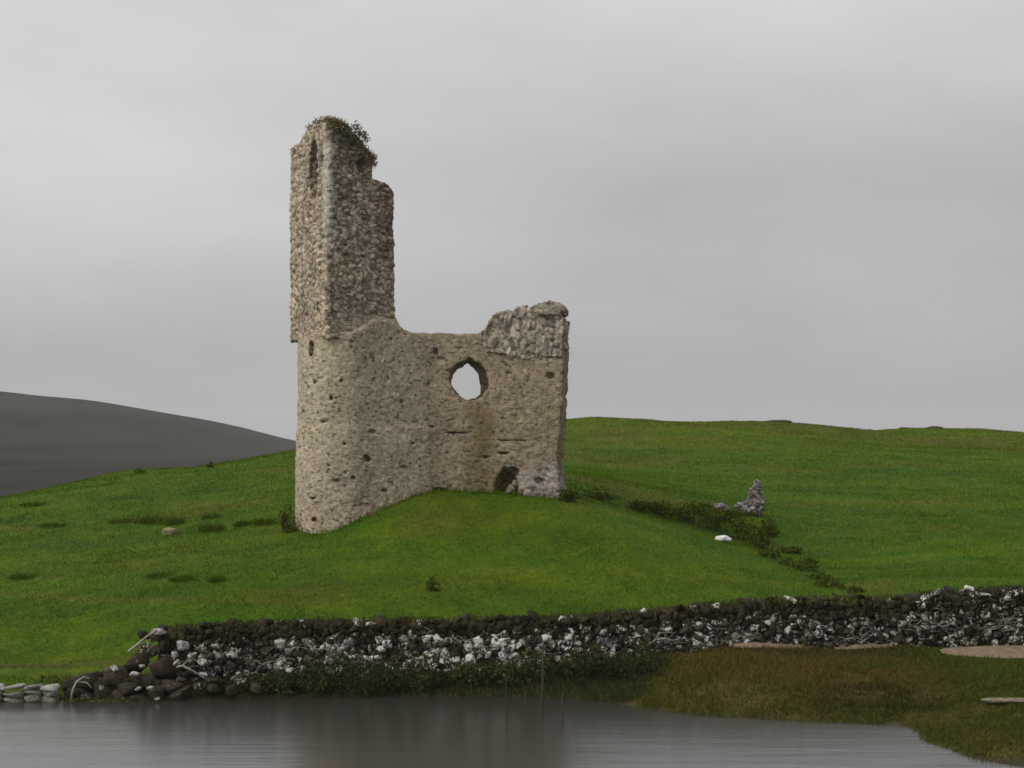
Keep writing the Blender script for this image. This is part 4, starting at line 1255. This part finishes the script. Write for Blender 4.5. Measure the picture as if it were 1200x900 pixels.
# ------------------------------------------------------------------ haze
M_haze, nt, b = new_mat('haze')
nt.nodes.remove(b)
pv = N(nt, 'ShaderNodeVolumePrincipled')
pv.inputs['Color'].default_value = (.9, .9, .91, 1); pv.inputs['Density'].default_value = .00011
nt.links.new(pv.outputs[0], nt.nodes['Material Output'].inputs['Volume'])
x0, x1, y0, y1, z0, z1 = -3600, 3600, -60, 5600, -8, 110
hv = [(x, y, z) for x in (x0, x1) for y in (y0, y1) for z in (z0, z1)]
hf = [(0, 1, 3, 2), (4, 6, 7, 5), (0, 4, 5, 1), (2, 3, 7, 6), (0, 2, 6, 4), (1, 5, 7, 3)]
haze = link('haze', np_mesh('haze', hv, hf, 4, None, False), M_haze)
tag(haze, kind='stuff')

# ------------------------------------------------------------------ sky and sun
SUN_EL, SUN_AZ = R(36), R(-62)          # azimuth from +Y (view direction) towards +X; sun on the left and a little behind
sun_dir = Vector((-math.cos(SUN_EL)*math.sin(R(58)), -math.cos(SUN_EL)*math.cos(R(58)), math.sin(SUN_EL)))   # towards the sun
sd = bpy.data.lights.new('sun', 'SUN'); sd.energy = 1.5; sd.angle = R(22); sd.color = (1, .955, .89)
so = bpy.data.objects.new('sun', sd); COL.objects.link(so)
so.rotation_euler = sun_dir.to_track_quat('Z', 'Y').to_euler()
so.location = (-20, 20, 40)

W = bpy.data.worlds.new('World'); SC.world = W; W.use_nodes = True
nt = W.node_tree; bg = nt.nodes['Background']
sky = N(nt, 'ShaderNodeTexSky', sky_type='NISHITA', sun_disc=False)
sky.sun_elevation = SUN_EL; sky.sun_rotation = math.atan2(sun_dir.x, sun_dir.y)
sky.air_density = 1; sky.dust_density = 3
hs = N(nt, 'ShaderNodeHueSaturation'); hs.inputs['Saturation'].default_value = .12
nt.links.new(sky.outputs[0], hs.inputs['Color'])
tc = N(nt, 'ShaderNodeTexCoord')
sep = N(nt, 'ShaderNodeSeparateXYZ'); nt.links.new(tc.outputs['Generated'], sep.inputs[0])
mp = N(nt, 'ShaderNodeMapping'); mp.inputs['Scale'].default_value = (3.2, 3.2, 9); mp.inputs['Rotation'].default_value = (0, R(14), 0); mp.inputs['Location'].default_value = (.35, 0, .2)
nt.links.new(tc.outputs['Generated'], mp.inputs['Vector'])
cn = N(nt, 'ShaderNodeTexNoise'); cn.inputs['Scale'].default_value = 1.0; cn.inputs['Detail'].default_value = 6; cn.inputs['Roughness'].default_value = .5
nt.links.new(mp.outputs[0], cn.inputs['Vector'])
# overcast layer: brighter upward and towards the hidden sun on the left
grad = N(nt, 'ShaderNodeMapRange'); grad.inputs['From Min'].default_value = 0; grad.inputs['From Max'].default_value = .36
grad.inputs['To Min'].default_value = 3.62; grad.inputs['To Max'].default_value = 7.1
nt.links.new(sep.outputs['Z'], grad.inputs['Value'])
lx = N(nt, 'ShaderNodeMath', operation='MULTIPLY_ADD'); lx.inputs[1].default_value = -2.4; nt.links.new(sep.outputs['X'], lx.inputs[0]); nt.links.new(grad.outputs[0], lx.inputs[2])
cl = N(nt, 'ShaderNodeMapRange'); cl.inputs['From Min'].default_value = .3; cl.inputs['From Max'].default_value = .7; cl.inputs['To Min'].default_value = .86; cl.inputs['To Max'].default_value = 1.15
nt.links.new(cn.outputs['Fac'], cl.inputs['Value'])
mu = N(nt, 'ShaderNodeMath', operation='MULTIPLY'); nt.links.new(lx.outputs[0], mu.inputs[0]); nt.links.new(cl.outputs[0], mu.inputs[1])
cb = N(nt, 'ShaderNodeCombineXYZ')
for k, f_ in enumerate((1, 1, 1.015)):
    m_ = N(nt, 'ShaderNodeMath', operation='MULTIPLY'); m_.inputs[1].default_value = f_
    nt.links.new(mu.outputs[0], m_.inputs[0]); nt.links.new(m_.outputs[0], cb.inputs[k])
x, f, A, B, out = mixc(nt, 'MIX', .92)
nt.links.new(hs.outputs[0], A); nt.links.new(cb.outputs[0], B)
nt.links.new(out, bg.inputs['Color'])
bg.inputs['Strength'].default_value = .11

# ------------------------------------------------------------------ render settings
vs = SC.view_settings
vs.view_transform = 'Standard'; vs.look = 'None'; vs.exposure = 0; vs.gamma = 1; vs.use_curve_mapping = False
SC.render.engine = 'CYCLES'
SC.cycles.use_denoising = True
SC.cycles.max_bounces = 6; SC.cycles.diffuse_bounces = 3; SC.cycles.volume_bounces = 1
SC.render.film_transparent = False
